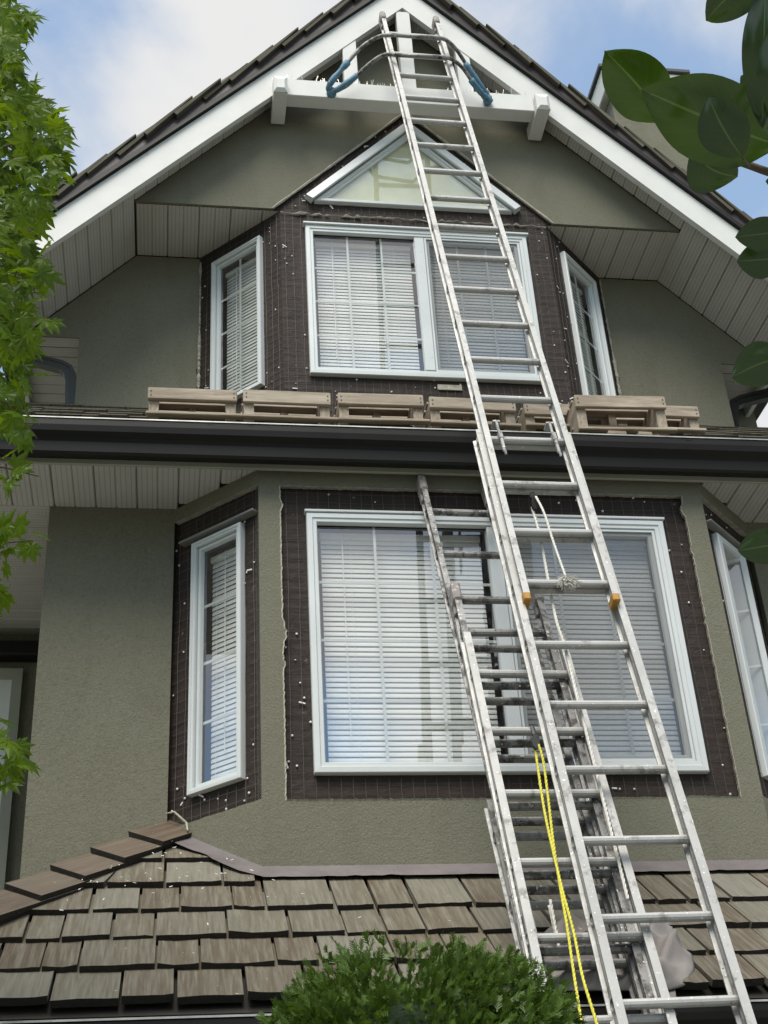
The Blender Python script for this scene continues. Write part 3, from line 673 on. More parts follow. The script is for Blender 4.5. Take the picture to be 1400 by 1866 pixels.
# gable roof shakes -----------------------------------------
for sx in (-1, 1):
    up = Vector((-sx / NS, 0, MS / NS)); o_ = Vector((0, 0, ZA + .308 * NS)); rt = Vector((0, 1, 0)) if sx < 0 else Vector((0, -1, 0))
    Gf = frame_mat(o_, rt, up, rt.cross(up)); rr = random.Random(40 + sx); fld = MB(); s0 = -3.83; k = 0
    gd = H(MB().prism([(0, ZA + .302 * NS), (sx * 2.58, ZA - MS * 2.58 + .302 * NS), (sx * 2.58, ZA - MS * 2.58 + .307 * NS), (0, ZA + .307 * NS)], YB + .0, 6.9, 'y'), 'gable_roof', 'deck_dark')
    while s0 < -.05:
        L = min(.44, -s0 + .01); y_ = YB - .045 + rr.uniform(-.014, .014); first = 0
        while y_ < 6.8:
            wd = rr.choice((.14, .165, .19, .215)) if first < 2 else .45
            sv = s0 + rr.uniform(-.012, .012); lf = .012 + rr.uniform(-.002, .005)
            xl = y_ if sx < 0 else -(y_ + wd)
            if first < 2:
                if L >= .44: place('shake', shake_var('cedar_mossy', wd, rr.randrange(4)), gd, roof_M(Gf, xl, sv, lf + .022, .062))
                else: place('shake', shake_mesh('shake', 0, wd, 0, wd, L, .024, .003, 'cedar_mossy', k), gd, roof_M(Gf, xl, sv, lf, .04))
            else: fld.box(0, wd - .01, 0, L, .0, .022, roof_M(Gf, xl, sv, lf, .04))
            y_ += wd + .008; first += 1; k += 1
        s0 += .252
    stuff(H(fld, 'shake_field', 'cedar_mossy', parent=gd))
# chimney chase
ch = H(MB().box(1.95, 2.545, 2.0, 2.9, 0, 10.36), 'chimney', 'stucco')
H(MB().box(1.885, 2.62, 1.92, 2.98, 10.362, 10.60, None, 0, .008), 'chimney_cap', 'white_paint', parent=ch)
H(MB().box(1.86, 2.645, 1.895, 3.0, 10.602, 10.64, None, 0, .004), 'cap_flashing', 'grey_pipe', parent=ch)
# downspouts
def pipe(pts, name, w_=.035, d_=.028, mat='grey_pipe'):
    pts = [Vector(q) for q in pts]; loops = []
    for i, q in enumerate(pts):
        d = (pts[min(i + 1, len(pts) - 1)] - pts[max(i - 1, 0)]).normalized(); a = d.cross(Vector((0, 1, 0))).normalized(); b = Vector((0, 1, 0))
        b = (b - d * b.dot(d)).normalized(); lp = []
        for c_, e_ in ((-1, -1), (-.33, -1), (-.33, -.85), (.33, -.85), (.33, -1), (1, -1), (1, 1), (-1, 1)): lp.append(q + a * c_ * w_ + b * e_ * d_)
        loops.append(lp)
    return H(MB().loft(loops, True, True), name, mat)
yq = 1.56
pipe([at(129, 775, y=yq), at(130, 700, y=yq), at(129, 688, y=yq), at(123, 675, y=yq), at(112, 669, y=yq), at(60, 655, y=yq), at(30, 648, y=yq)], 'downspout')
pipe([at(1336, 800, y=yq), at(1334, 750, y=yq), at(1337, 738, y=yq), at(1350, 732, y=yq), at(1420, 714, y=yq)], 'downspout', mat='dark_metal')
# side wing set back at the lower storey, with a white window
H(MB().box(-4.2, -2.105, 1.78, 1.95, 0, 5.40), 'wing_wall', 'stucco')
H(MB().box(-4.2, -2.105, 1.66, 1.775, 5.10, 5.19, None, 0, .01), 'wing_trim', 'dark_metal')
ww = H(MB().loft([[(a, y_, b) for a, b in inset([(-3.4, 3.4), (-2.32, 3.4), (-2.32, 5.05), (-3.4, 5.05)], d_)] for d_, y_ in ((0, 1.778), (0, 1.74), (.055, 1.735), (.06, 1.765))], True), 'window', 'trim_olive')
H(MB().box(-3.345, -2.375, 1.764, 1.77, 3.455, 4.995), 'pane', 'white_paint', parent=ww)

# ------------------------------------------------------------------ windows
def bars(loopsM, poly, prof): return [[loopsM @ Vector((a, n_, b)) for a, b in inset(poly, d_)] for d_, n_ in prof]
PROF = [(0, -.05), (0, .030), (.004, .035), (.030, .036), (.034, .030), (.052, .030), (.055, .026), (.055, .004), (.0585, .003)]
SASH = [(.059, .002), (.059, .014), (.062, .018), (.082, .018), (.086, .012), (.088, -.002)]
def window(Mx, Wd, Ht, panes, parent=house, mull=.062, name='window', k_=1.0):
    """Mx: local x = right, y = outward, z = up, origin at lower left outer corner"""
    rect = lambda a, b, c_, d_: [(a, b), (c_, b), (c_, d_), (a, d_)]
    fr_ = MB().loft(bars(Mx, rect(0, 0, Wd, Ht), [(d_ * k_, n_) for d_, n_ in PROF]), True); fi = .0585 * k_
    fr_ = H(fr_, name, 'vinyl')
    for i, (u0, u1, cols, rows, screen, sash) in enumerate(panes):
        ins = .0
        if i > 0: H(MB().box(u0 - mull / 2 - .004, u0 + mull / 2 - .004, -.02, .029, .056, Ht - .056, Mx, 0, .003), 'mullion', 'vinyl', parent=fr_)
        a0 = (fi if i == 0 else u0 + mull / 2); a1 = (Wd - fi if i == len(panes) - 1 else u1 - mull / 2); b0, b1 = fi, Ht - fi
        nb = -.004
        if sash:
            sh = MB().loft(bars(Mx, rect(a0 + .002, b0 + .002, a1 - .002, b1 - .002), [(d_ * (k_ if k_ < .9 else 1), n_) for d_, n_ in [(0, -.03), (0, .010), (.003, .013), (.026, .013), (.030, .008), (.031, -.012)]]), True); H(sh, 'sash', 'vinyl', parent=fr_)
            q_ = .032 * k_; a0 += q_; a1 -= q_; b0 += q_; b1 -= q_; nb = -.010
        place('pane', MB().add([Mx @ Vector(q) for q in ((a0 - .006, nb, b0 - .006), (a1 + .006, nb, b0 - .006), (a1 + .006, nb, b1 + .006), (a0 - .006, nb, b1 + .006))], [(0, 1, 2, 3)]).mesh('pane', 'glass'), fr_)
        for k in range(1, cols):
            x_ = a0 + (a1 - a0) * k / cols; H(MB().box(x_ - .0065, x_ + .0065, nb - .012, nb - .006, b0 - .004, b1 + .004, Mx), 'muntin', 'vinyl', parent=fr_)
        for k in range(1, rows):
            z_ = b0 + (b1 - b0) * k / rows; H(MB().box(a0 - .004, a1 + .004, nb - .013, nb - .007, z_ - .0065, z_ + .0065, Mx), 'muntin', 'vinyl', parent=fr_)
        if screen:
            s_ = MB().loft(bars(Mx, rect(a0 - .030, b0 - .03, a1 + .03, b1 + .03), [(0, .016), (0, .024), (.012, .024), (.014, .02)]), True); H(s_, 'screen_frame', 'vinyl', parent=fr_)
            H(MB().add([Mx @ Vector(q) for q in ((a0 - .016, .019, b0 - .016), (a1 + .016, .019, b0 - .016), (a1 + .016, .019, b1 + .016), (a0 - .016, .019, b1 + .016))], [(0, 1, 2, 3)]), 'insect_screen', 'screen', parent=fr_)
    return fr_
Mlow = frame_mat((-.877, .030, 3.752), (1, 0, 0), (0, -1, 0), (0, 0, 1))
window(Mlow, 1.754, 1.297, [(0, .90, 3, 4, False, False), (.90, 1.754, 3, 4, True, True)], k_=.9)
Mup = frame_mat((-.7216, YU, 6.631), (1, 0, 0), (0, -1, 0), (0, 0, 1))
window(Mup, 1.443, 1.181, [(0, .735, 3, 4, False, False), (.735, 1.443, 3, 4, True, True)], k_=.9)
H(MB().box(-.735, .735, YU - .05, YU, 7.8135, 7.828, None, 0, .002), 'head_flashing', 'vinyl'); H(MB().box(-.885, .885, -.012, .03, 5.0505, 5.064, None, 0, .002), 'head_flashing', 'vinyl')
def side_window(sx, cx, y0, u0, u1, z0, z1, cols, rows, pane=True):
    Ms = side_frame(sx, cx, y0)
    if sx < 0: Mx = Ms @ frame_mat((u1, -.033 if cx == CB else 0, z0), (-1, 0, 0), (0, 1, 0), (0, 0, 1)) ; Mx = Ms @ T(u1, -.033 if cx == CB else 0, z0) @ Matrix.Diagonal((-1, 1, 1, 1))
    else: Mx = Ms @ T(u0, -.033 if cx == CB else 0, z0)
    return Mx
Mx = side_window(-1, CB, 0, .115, .43, 3.765, 5.04, 1, 4); window(Mx, .315, 1.275, [(0, .315, 1, 4, False, True)], k_=.5)
H(MB().box(.02, .50, -.03, .02, 5.058, 5.070, side_frame(-1, CB, 0), 0, .003), 'head_flashing', 'grey_trim')
Mx = side_window(-1, CUx, YU, .15, .565, 6.625, 7.808, 2, 4); window(Mx, .415, 1.183, [(0, .415, 2, 4, False, True)], k_=.52)
Mx = side_window(1, CUx, YU, .15, .565, 6.625, 7.808, 2, 4); window(Mx, .415, 1.183, [(0, .415, 2, 4, False, True)], k_=.52)
# open casement on the far bay side
Msd = side_frame(1, CB, 0); Mx = Msd @ T(.115, -.033, 3.765); Wd, Ht = .315, 1.275
cf = H(MB().loft(bars(Mx, [(0, 0), (Wd, 0), (Wd, Ht), (0, Ht)], [(0, -.05), (0, .030), (.004, .034), (.04, .034), (.045, .02), (.045, -.06)]), True), 'window', 'vinyl')
Mo = Mx @ T(Wd - .02, .036, .03) @ Matrix.Rotation(R(62), 4, 'Z') @ T(-(Wd - .05), 0, 0); w2, h2 = Wd - .05, Ht - .06
H(MB().loft(bars(Mo, [(0, 0), (w2, 0), (w2, h2), (0, h2)], [(0, 0), (0, .036), (.004, .04), (.03, .04), (.035, .03), (.035, .008), (.03, .0), (0, 0)]), True), 'open_sash', 'vinyl', parent=cf)
H(MB().add([Mo @ Vector(q) for q in ((.03, .02, .03), (w2 - .03, .02, .03), (w2 - .03, .02, h2 - .03), (.03, .02, h2 - .03))], [(0, 1, 2, 3)]), 'pane', 'glass', parent=cf)
for k in range(1, 4): H(MB().box(.03, w2 - .03, .013, .018, h2 * k / 4 - .0065, h2 * k / 4 + .0065, Mo), 'muntin', 'vinyl', parent=cf)
H(MB().box(.02, .50, -.03, .02, 5.058, 5.070, Msd, 0, .003), 'head_flashing', 'grey_trim')
# triangular window
tri = [(-.655, 8.03), (.655, 8.03), (0, 8.03 + .655 * 1.035)]
MUo = frame_mat((0, YU, 0), (1, 0, 0), (0, -1, 0), (0, 0, 1))
tw = H(MB().loft(bars(MUo, tri, [(0, -.04), (0, .028), (.003, .032), (.020, .033), (.024, .02), (.034, .02), (.038, .004)]), True), 'window', 'vinyl')
ti = inset(tri, .034); place('pane', MB().add([MUo @ Vector((a, .004, b)) for a, b in ti], [(0, 1, 2)]).mesh('pane', 'glass'), tw)
H(MB().prism(inset(tri, .03), YU + .010, YU + .014, 'y'), 'reflection_sheet', 'sky_reflection_cream', parent=tw)  # added pale sheet, its colour imitates the sky reflected in the pane
def rake_strip(sx):
    d = Vector((sx, 0, -1.035)).normalized(); n_ = Vector((sx * 1.035, 0, 1)).normalized(); a = Vector((sx * .012, 0, 8.755)); L = .985
    mb = MB(); prf = [(0, .0), (-.062, .0), (-.066, -.01), (-.066, -.02), (.0, -.02)]
    loops = []
    for s_ in (0, L): loops.append([(a + d * s_ + n_ * (-.0 + (0 if k in (0, 1) else -.0)) * 0 + Vector((0, YU + yy, 0)) + n_ * (zz)) for k, (yy, zz) in enumerate([(-.0, -.028), (-.058, -.042), (-.062, -.038), (-.052, .018), (-.006, .03)])])
    return mb.loft(loops, True, True)
for sx in (-1, 1): H(rake_strip(sx), 'head_flashing', 'vinyl')

# ------------------------------------------------------------------ venetian blinds
def blind(Mx, Wd, Ht, label, tilt=R(-75), step=.0255, back=.075):
    """Mx as for the window; blind hangs behind the glass"""
    base = Mx @ Vector((Wd / 2, -back, 0)); th = thing('venetian_blind', base, label, 'blind', 'venetian blinds behind the windows')
    mg = .075 if Wd > .6 else .045; x0, x1 = mg, Wd - mg
    n_ = 5; sl = MB(); pr = [((k / n_ - .5) * .0268, .0022 * (1 - (2 * k / n_ - 1) ** 2)) for k in range(n_ + 1)]
    ct, st = math.cos(tilt), math.sin(tilt)
    sl.loft([[(x, a * ct - b * st, a * st + b * ct) for a, b in pr] for x in (0, x1 - x0)], False); me = sl.mesh('slat', 'blind', True)
    z = .075; rr = random.Random(int(Wd * 1000))
    while z < Ht - .09:
        place('slat', me, th, Mx @ T(x0, -back + rr.uniform(-.0006, .0006), z) @ Matrix.Rotation(rr.uniform(-.0012, .0012), 4, 'Y')); z += step
    MB().box(x0 - .004, x1 + .004, -back - .018, -back + .014, Ht - .085, Ht - .055, Mx).build('headrail', 'blind', th)
    MB().box(x0, x1, -back - .012, -back + .012, .058, .068, Mx).build('bottom_rail', 'blind', th)
    for k in (.18, .82):
        xx = x0 + (x1 - x0) * k; MB().wire([Mx @ Vector((xx, -back + .016, .06)), Mx @ Vector((xx, -back + .016, Ht - .06))], .0011).build('cord', 'blind', th)
    xx = x0 + .10; MB().wire([Mx @ Vector((xx, -back + .024, .18)), Mx @ Vector((xx, -back + .024, Ht - .06))], .003).build('tilt_wand', 'blind', th)
blind(Mlow, .92, 1.297, 'white blind behind the lower bay window pane without an insect screen')
blind(Mlow @ T(.85, 0, 0), .904, 1.297, 'white blind behind the screened sliding pane of the lower bay window')
blind(Mup, .76, 1.181, 'white blind behind the upper bay window pane without an insect screen')
blind(Mup @ T(.69, 0, 0), .753, 1.181, 'white blind behind the screened sliding pane of the upper bay window')
blind(side_window(-1, CB, 0, .115, .43, 3.765, 5.04, 1, 4), .315, 1.275, 'white blind in the narrow lower bay window above the hip of the porch roof')
blind(side_window(-1, CUx, YU, .15, .565, 6.625, 7.808, 2, 4), .415, 1.183, 'white blind in the upper side window nearest the maple leaves')
blind(side_window(1, CUx, YU, .15, .565, 6.625, 7.808, 2, 4), .415, 1.183, 'white blind in the upper side window beside the ladder top')

# ------------------------------------------------------------------ ladders
R3 = .3048
def lad_frame(q):
    lx, ly, lz, tt, sk, ro = q
    d = Vector((0, math.cos(tt), math.sin(tt))); r = Vector((1, 0, 0)); n_ = r.cross(d)
    r2 = r * math.cos(sk) + d * math.sin(sk); d2 = -r * math.sin(sk) + d * math.cos(sk)
    r3 = r2 * math.cos(ro) + n_ * math.sin(ro); n2 = r3.cross(d2)
    return frame_mat((lx, ly, lz), r3, d2, n2)                        # x = along rung, y = up the ladder, z = outward
def ibeam(dep, fw, L0, L1):
    t_, w_ = .006, .005; h = dep / 2; f = fw / 2
    pl = [(-f, -h), (f, -h), (f, -h + t_), (w_ / 2, -h + t_ + .004), (w_ / 2, h - t_ - .004), (f, h - t_), (f, h), (-f, h), (-f, h - t_), (-w_ / 2, h - t_ - .004), (-w_ / 2, -h + t_ + .004), (-f, -h + t_)]
    mb = MB(); mb.loft([[(a, L0, b) for a, b in pl], [(a, L1, b) for a, b in pl]], True, True)
    for k in (-.010, .010): mb.box(-w_ / 2 - .002, w_ / 2 + .002, L0 + .01, L1 - .01, k - .002, k + .002)
    return mb
def section(th, F, w, s0, s1, k0, k1, mat, off=0.0, ph=0.0, dep=.074, fw=.030):
    Fo = F @ T(0, ph, off)
    me = ibeam(dep, fw, s0, s1).mesh('rail', mat)
    for sx in (-1, 1): place('rail', me, th, Fo @ T(sx * (w + fw / 2), 0, 0))
    rg = MB(); n_ = 12; half = w + fw / 2
    prof = []
    for k in range(n_):
        a = 2 * math.pi * k / n_; x_, z_ = .0175 * math.cos(a), .0175 * math.sin(a); prof.append((min(x_, .0135), z_))
    rg.loft([[(-half, a, b) for a, b in prof], [(half, a, b) for a, b in prof]], True, True)
    for sx in (-1, 1):
        for i in range(12):
            a0, a1 = 2 * math.pi * i / 12, 2 * math.pi * (i + 1) / 12; P_ = lambda a, r_, x_: (sx * x_, r_ * math.cos(a), r_ * math.sin(a))
            rg.add([P_(a0, .0185, half + .0026), P_(a1, .0185, half + .0026), P_(a1, .0245, half + .0026), P_(a0, .0245, half + .0026), P_(a0, .019, half + .009), P_(a1, .019, half + .009), P_(a1, .023, half + .008), P_(a0, .023, half + .008)], [(4, 5, 6, 7), (0, 1, 5, 4), (2, 3, 7, 6)])
        rg.add([(sx * (half + .0032), .0178 * math.cos(a), .0178 * math.sin(a)) for a in [k * math.pi / 6 for k in range(12)]], [tuple(range(12))], 1)  # dark disc painted in as the shaded hollow of the rung end
    mr = rg.mesh('rung', [mat, 'black_and_hollow_shade'])
    k = k0
    while k <= k1: place('rung', mr, th, Fo @ T(0, k * R3 - .014, 0)); k += 1
    return Fo
def end_caps(th, Fo, w, s, mat='cap_rubber', fw=.03, dep=.074, name='end_cap', L=.10):
    for sx in (-1, 1):
        mb = MB().box(-fw / 2 - .006, fw / 2 + .006, 0, L, -dep / 2 - .008, dep / 2 + .010, None, 0, .010).box(-fw / 2 - .003, fw / 2 + .003, -.045, .002, -dep / 2 - .006, -dep / 2 + .03, None, 0, .004)
        place(name, mb.mesh(name, mat), th, Fo @ T(sx * (w + fw / 2), s, 0))
def feet(th, Fo, w, s, fw=.03):
    for sx in (-1, 1): place('foot', MB().box(-.03, .03, -.05, .06, -.05, .05, None, 0, .006).mesh('foot', 'black_and_hollow_shade'), th, Fo @ T(sx * (w + fw / 2), s, 0))
# A: tall ladder in front
FA = lad_frame((0.1207, -0.6747, 4.3256, 1.3052, 0.0173, -0.0138))
A = thing('extension_ladder', (FA @ Vector((0, -4.45, 0))), 'tall bright aluminium extension ladder reaching the gable peak with a stabiliser bar', 'ladder', 'extension ladders leaning on the house')
section(A, FA, .1746, -.10, 17.62 * R3, 0, 17, 'alu', 0, 0, .066, .028)
Fab = section(A, FA, .1949, -4.42, .97, -14, 3, 'alu', -.036, 0.0, .078, .032)
end_caps(A, FA, .1746, 17.52 * R3, 'cap_rubber', .028, .066)
for sx in (-1, 1): place('guide_cap', MB().box(-.0155, .0155, -.022, .020, -.034, .0345, None, 0, .005).mesh('guide_cap', 'yellow_cap'), A, FA @ T(sx * (.1746 + .014), -.112, 0))
feet(A, Fab, .1949, -4.42, .032)
# rung locks
for sx in (-1, 1):
    mb = MB().box(-.006, .006, -.03, .11, .018, .030, None, 0, .002).box(-.007, .007, -.12, -.02, .026, .042, None, 0, .003).tube([(0, .11, .022), (0, .135, .0), (0, .12, -.02)], .006, 6).box(-.010, .010, -.035, .02, .010, .044, None, 0, .004).tube([(0, -.11, .03), (0, -.135, .045), (0, -.15, .04)], .006, 6).box(-.018, .018, .095, .108, -.02, .03, None, 0, .002)
    place('rung_lock', mb.mesh('rung_lock', 'alu_mid'), A, FA @ T(sx * .128, 3 * R3 - .014, .002))
# stabiliser bar
def arm(pxs, y0, y1):
    out = []
    for i, (u, v_) in enumerate(pxs): out.append(at(u, v_, y=y0 + (y1 - y0) * i / (len(pxs) - 1)))
    return out
def smooth(pts, n=5):
    P_ = [pts[0]] + list(pts) + [pts[-1]]; out = []
    for i in range(1, len(P_) - 2):
        for k in range(n):
            t_ = k / n; a, b, c_, d_ = P_[i - 1], P_[i], P_[i + 1], P_[i + 2]
            out.append(.5 * ((2 * b) + (c_ - a) * t_ + (2 * a - 5 * b + 4 * c_ - d_) * t_ * t_ + (3 * b - a - 3 * c_ + d_) * t_ ** 3))
    out.append(P_[-2]); return out
aL = smooth(arm([(716, 64), (692, 66), (660, 85), (628, 120), (602, 152), (600, 166)], .47, .735)); bL = smooth(arm([(722, 100), (700, 100), (675, 115), (645, 142), (617, 162), (600, 168)], .47, .735))
aR = smooth(arm([(790, 68), (812, 72), (832, 90), (853, 122), (880, 160), (889, 178)], .45, .735)); bR = smooth(arm([(800, 104), (822, 107), (842, 122), (862, 150), (880, 172), (890, 181)], .45, .735))
for pl in (aL, bL, aR, bR): MB().tube(pl, .0135, 8).build('stabiliser_arm', 'alu_old', A, True)
for c_ in ((722, 64, 790, 68), (722, 100, 800, 104)): MB().tube([at(c_[0], c_[1], y=.47), at(c_[2], c_[3], y=.45)], .0135, 8).build('stabiliser_arm', 'alu_old', A, True)
rr = random.Random(2)
for pl in (aL, bL, aR, bR):
    seg = pl[len(pl) * 5 // 9:]; MB().tube(seg, [.019 + rr.uniform(-.003, .005) for _ in seg], 8).build('tape_wrap', 'blue_tape', A, True)
for (u, v_) in ((604, 168), (889, 182)):
    q = at(u, v_, y=.735); loops = []
    for i in range(7):
        a = -1 + 2 * i / 6; r_ = .036 * math.sqrt(max(.05, 1 - a * a)); loops.append([q + Vector((math.cos(k) * r_ * rr.uniform(.8, 1.15), math.sin(k) * r_ * rr.uniform(.8, 1.1), a * .045)) for k in [j * math.pi / 4 for j in range(8)]])
    MB().loft(loops, True, True).build('tape_wrap', 'blue_tape', A, True)
# rope on A
def ly(s): return (FA @ Vector((0, s, 0)))
def rope(th, pts, r_, mat, name='rope', n=6):
    pts = smooth([Vector(q) for q in pts], n); out = MB(); L = 0; strands = [[], [], []]
    fine = []
    for a, b in zip(pts[:-1], pts[1:]):
        k = max(1, int((b - a).length / .006))
        for i in range(k): fine.append(a.lerp(b, i / k))
    fine.append(pts[-1])
    for i, q in enumerate(fine):
        if i: L += (q - fine[i - 1]).length
        d = (fine[min(i + 1, len(fine) - 1)] - fine[max(i - 1, 0)]).normalized(); a = d.cross(Vector((0, 1, .1))).normalized(); b = d.cross(a)
        for s_ in range(3):
            an = L * 260 * (.005 / r_) * .5 + s_ * 2.094; strands[s_].append(q + a * math.cos(an) * r_ * .5 + b * math.sin(an) * r_ * .5)
    for s_ in strands: out.tube(s_, r_ * .62, 4, True)
    return out.build(name, mat, th, True)
Pq = lambda u, v_, s, off=.0: at(u, v_, y=(FA @ Vector((0, s, off))).y)
MB().tube([Pq(971, 893, .62, -.03), Pq(971, 905, .6, -.03)], .012, 8).box(0, 0, 0, 0, 0, 0).build('pulley', 'alu_old', A)
pq = Pq(974, 918, .55, -.02); MB().loft([[pq + Vector((math.cos(k) * .014, dy, math.sin(k) * .034)) for k in [j * math.pi / 5 for j in range(10)]] for dy in (-.009, .009)], True, True).build('pulley', 'dark_metal', A)
rope(A, [Pq(977, 905, .56, 0), Pq(992, 935, .42, .02), Pq(1008, 985, .22, .01), Pq(1022, 1025, .1, .02), Pq(1031, 1050, .02, .03)], .0055, 'rope_white')
rope(A, [Pq(970, 925, .52, -.05), Pq(985, 980, .3, -.06), Pq(1000, 1060, .05, -.07), Pq(1014, 1130, -.25, -.08), Pq(1030, 1180, -.4, -.09), Pq(1052, 1270, -.7, -.10), Pq(1080, 1380, -1.0, -.12), Pq(1110, 1500, -1.3, -.13), Pq(1145, 1640, -1.62, -.14)], .0065, 'rope_white')
kn = MB(); rr = random.Random(11); c0 = Pq(1034, 1058, .0, .025)
for i in range(420):
    v0 = Vector((rr.gauss(0, 1), rr.gauss(0, 1), rr.gauss(0, .8))).normalized(); a = c0 + Vector((v0.x * .030, v0.y * .02, v0.z * .018)); b = a + v0 * rr.uniform(.008, .022) + Vector((rr.uniform(-.006, .018), 0, -.012)); kn.wire([a - v0 * .012, a, b], .0011)
stuff(kn.build('frayed_knot', 'rope_white', A))
# B: pair in front, C: older pair behind
FB = lad_frame((-0.079, -0.9878, 2.7976, 1.2418, 0.0095, -0.0141)); FBf = lad_frame((-0.0911, -0.9843, 2.7484, 1.2399, 0.0062, 0.0052))
B = thing('extension_ladder', (FB @ Vector((0, -2.9, 0))), 'shorter ladder with a yellow pull rope and two grey rubber end caps', 'ladder', 'extension ladders leaning on the house')
Fb = section(B, FB, .184, -2.88, 4.62 * R3, -8, 4, 'alu', 0, 0, .070, .030); section(B, FBf, .166, -2.55, 5.62 * R3, -7, 5, 'alu_old', -.030, .03, .066, .028)
end_caps(B, FBf @ T(0, .03, -.03), .166, 5.5 * R3, 'cap_rubber', .028, .066, 'end_cap', .115); feet(B, Fb, .184, -2.88)
FC = lad_frame((-0.0752, -0.9046, 2.735, 1.2301, 0.0311, -0.0377))
Cc = thing('extension_ladder', (FC @ Vector((0, -2.85, 0))), 'old paint stained dark ladder standing behind, its single cap near the soffit', 'ladder', 'extension ladders leaning on the house')
section(Cc, FC, .146, -2.5, 8.52 * R3, -7, 8, 'alu_old', -.012, 0, .060, .026); Fcb = section(Cc, FC, .166, -2.82, 2.45 * R3, -8, 2, 'alu_mid', -.068, -.025, .060, .028)
end_caps(Cc, FC @ T(0, 0, -.012), .146, 8.40 * R3, 'cap_rubber', .026, .060, 'end_cap', .11); feet(Cc, Fcb, .166, -2.82)
# yellow rope and pulley on B
Bq = lambda u, v_, s, off=.045: at(u, v_, y=(FB @ Vector((0, s, off))).y)
pq = Bq(976, 1352, 2.7 * R3); MB().loft([[pq + Vector((math.cos(k) * .016, dy, math.sin(k) * .030)) for k in [j * math.pi / 5 for j in range(10)]] for dy in (-.01, .01)], True, True).tube([pq + Vector((0, 0, .028)), pq + Vector((-.003, .01, .065))], .009, 6).build('pulley', 'grey_pipe', B)
rope(B, [Bq(979, 1350, 2.7 * R3), Bq(990, 1385, 2.4 * R3), Bq(1000, 1460, 1.9 * R3), Bq(1010, 1545, 1.2 * R3), Bq(1022, 1620, .6 * R3), Bq(1034, 1690, .05 * R3), Bq(1044, 1760, -.4 * R3), Bq(1057, 1845, -1 * R3), Bq(1070, 1930, -1.6 * R3)], .0052, 'rope_yellow')
rope(B, [Bq(976, 1365, 2.6 * R3, .02), Bq(982, 1410, 2.2 * R3, .02), Bq(993, 1480, 1.7 * R3, .03), Bq(1008, 1550, 1.1 * R3, .04), Bq(1026, 1625, .55 * R3, .05), Bq(1046, 1700, 0, .05), Bq(1062, 1780, -.6 * R3, .06), Bq(1085, 1856, -1.1 * R3, .06), Bq(1105, 1930, -1.6 * R3)], .0052, 'rope_yellow')
rope(Cc, [at(1003, 1640, y=-.86), at(1012, 1690, y=-.88), at(1020, 1730, y=-.9), at(1010, 1690, y=-.87), at(1001, 1650, y=-.86)], .006, 'rope_white')

# ------------------------------------------------------------------ pallets on the skirt roof
def pallet(px0, px1, vt, yy, label, hh=None, rot=0.0, side=False, seed=0, wfull=None):
    a = at(px0, vt, y=yy); b = at(px1, vt + 3, y=yy); wd = wfull or (b.x - a.x); zr = KZ + KS * yy + .048
    h = a.z - zr; rr = random.Random(seed)
    th = thing('pallet', (a.x, yy, zr), label, 'pallet', 'small wooden pallets on the skirt roof')
    Mx = T(a.x, yy, zr) @ Matrix.Rotation(rot, 4, 'Z')
    bh = .074 + rr.uniform(-.004, .005)
    def P(mb, name='board'): return mb.build(name, 'pallet_wood', th, False, Mx) if False else place(name, mb.mesh(name, 'pallet_wood'), th, Mx)
    def brd(name, x0, x1, y0_, y1_, z0_, z1_):          # long axis along local Y of the mesh for the grain
        L = x1 - x0; mb = MB().box(y0_, y1_, 0, L, z0_, z1_, None, 0, .004)
        return place(name, mb.mesh(name, 'pallet_wood'), th, Mx @ T(x0, 0, 0) @ Matrix.Rotation(R(-90), 4, 'Z') @ Matrix.Diagonal((-1, 1, 1, 1)))
    brd('board', 0, wd, -.016, .006, h - bh, h)
    for x_ in (0.006, wd - .056):
        mb = MB().prism([(.008, -.002), (.008, h - .004), (.06, h - .004), ((h + .03) / KS, h - .006), ((h + .03) / KS, h - .03)], x_, x_ + .05, 'x'); P(mb, 'stringer')
    mb = MB().prism([(.15, .125), (.15, h - .004), ((h + .03) / KS, h - .006), ((h + .03) / KS, h - .03)], wd / 2 - .02, wd / 2 + .02, 'x'); P(mb, 'stringer')
    brd('bottom_slat', -.006, wd + .012 + rr.uniform(0, .02), -.034, .004, .014, .032)
    brd('bottom_slat', .0, wd, .10, .15, .102, .118)
    for k in range(3): brd('deck_board', .0, wd, .05 + k * .075, .11 + k * .075, h - .003, h + .013)
    nb = MB()
    for x_ in (.016, wd - .016):
        for z_ in (h - .025, h - .05): nb.box(x_ - .003, x_ + .003, -.0185, -.015, z_ - .003, z_ + .003)
    place('nail', nb.mesh('nail', 'black_and_hollow_shade'), th, Mx)
pallet(270, 432, 708, .20, 'wooden pallet at the end of the row nearest the maple tree', seed=1)
pallet(443, 602, 712, .20, 'second wooden pallet in the row, under the corner of the upper bay', seed=2, rot=.01)
pallet(615, 770, 718, .20, 'third wooden pallet in the row, pale patches on its front board', seed=3, rot=-.012)
pallet(781, 938, 725, .20, 'wooden pallet directly behind the rails of the tall ladder', seed=4, rot=.015)
pallet(953, 1110, 736, .24, 'wooden pallet half hidden between the tall ladder and the raised pallet', seed=5)
pallet(1045, 1208, 722, .06, 'largest wooden pallet, standing forward and overlapping its neighbours', seed=6, rot=-.03)
pallet(1120, 1270, 738, .26, 'last wooden pallet of the row, behind the largest one', seed=7)
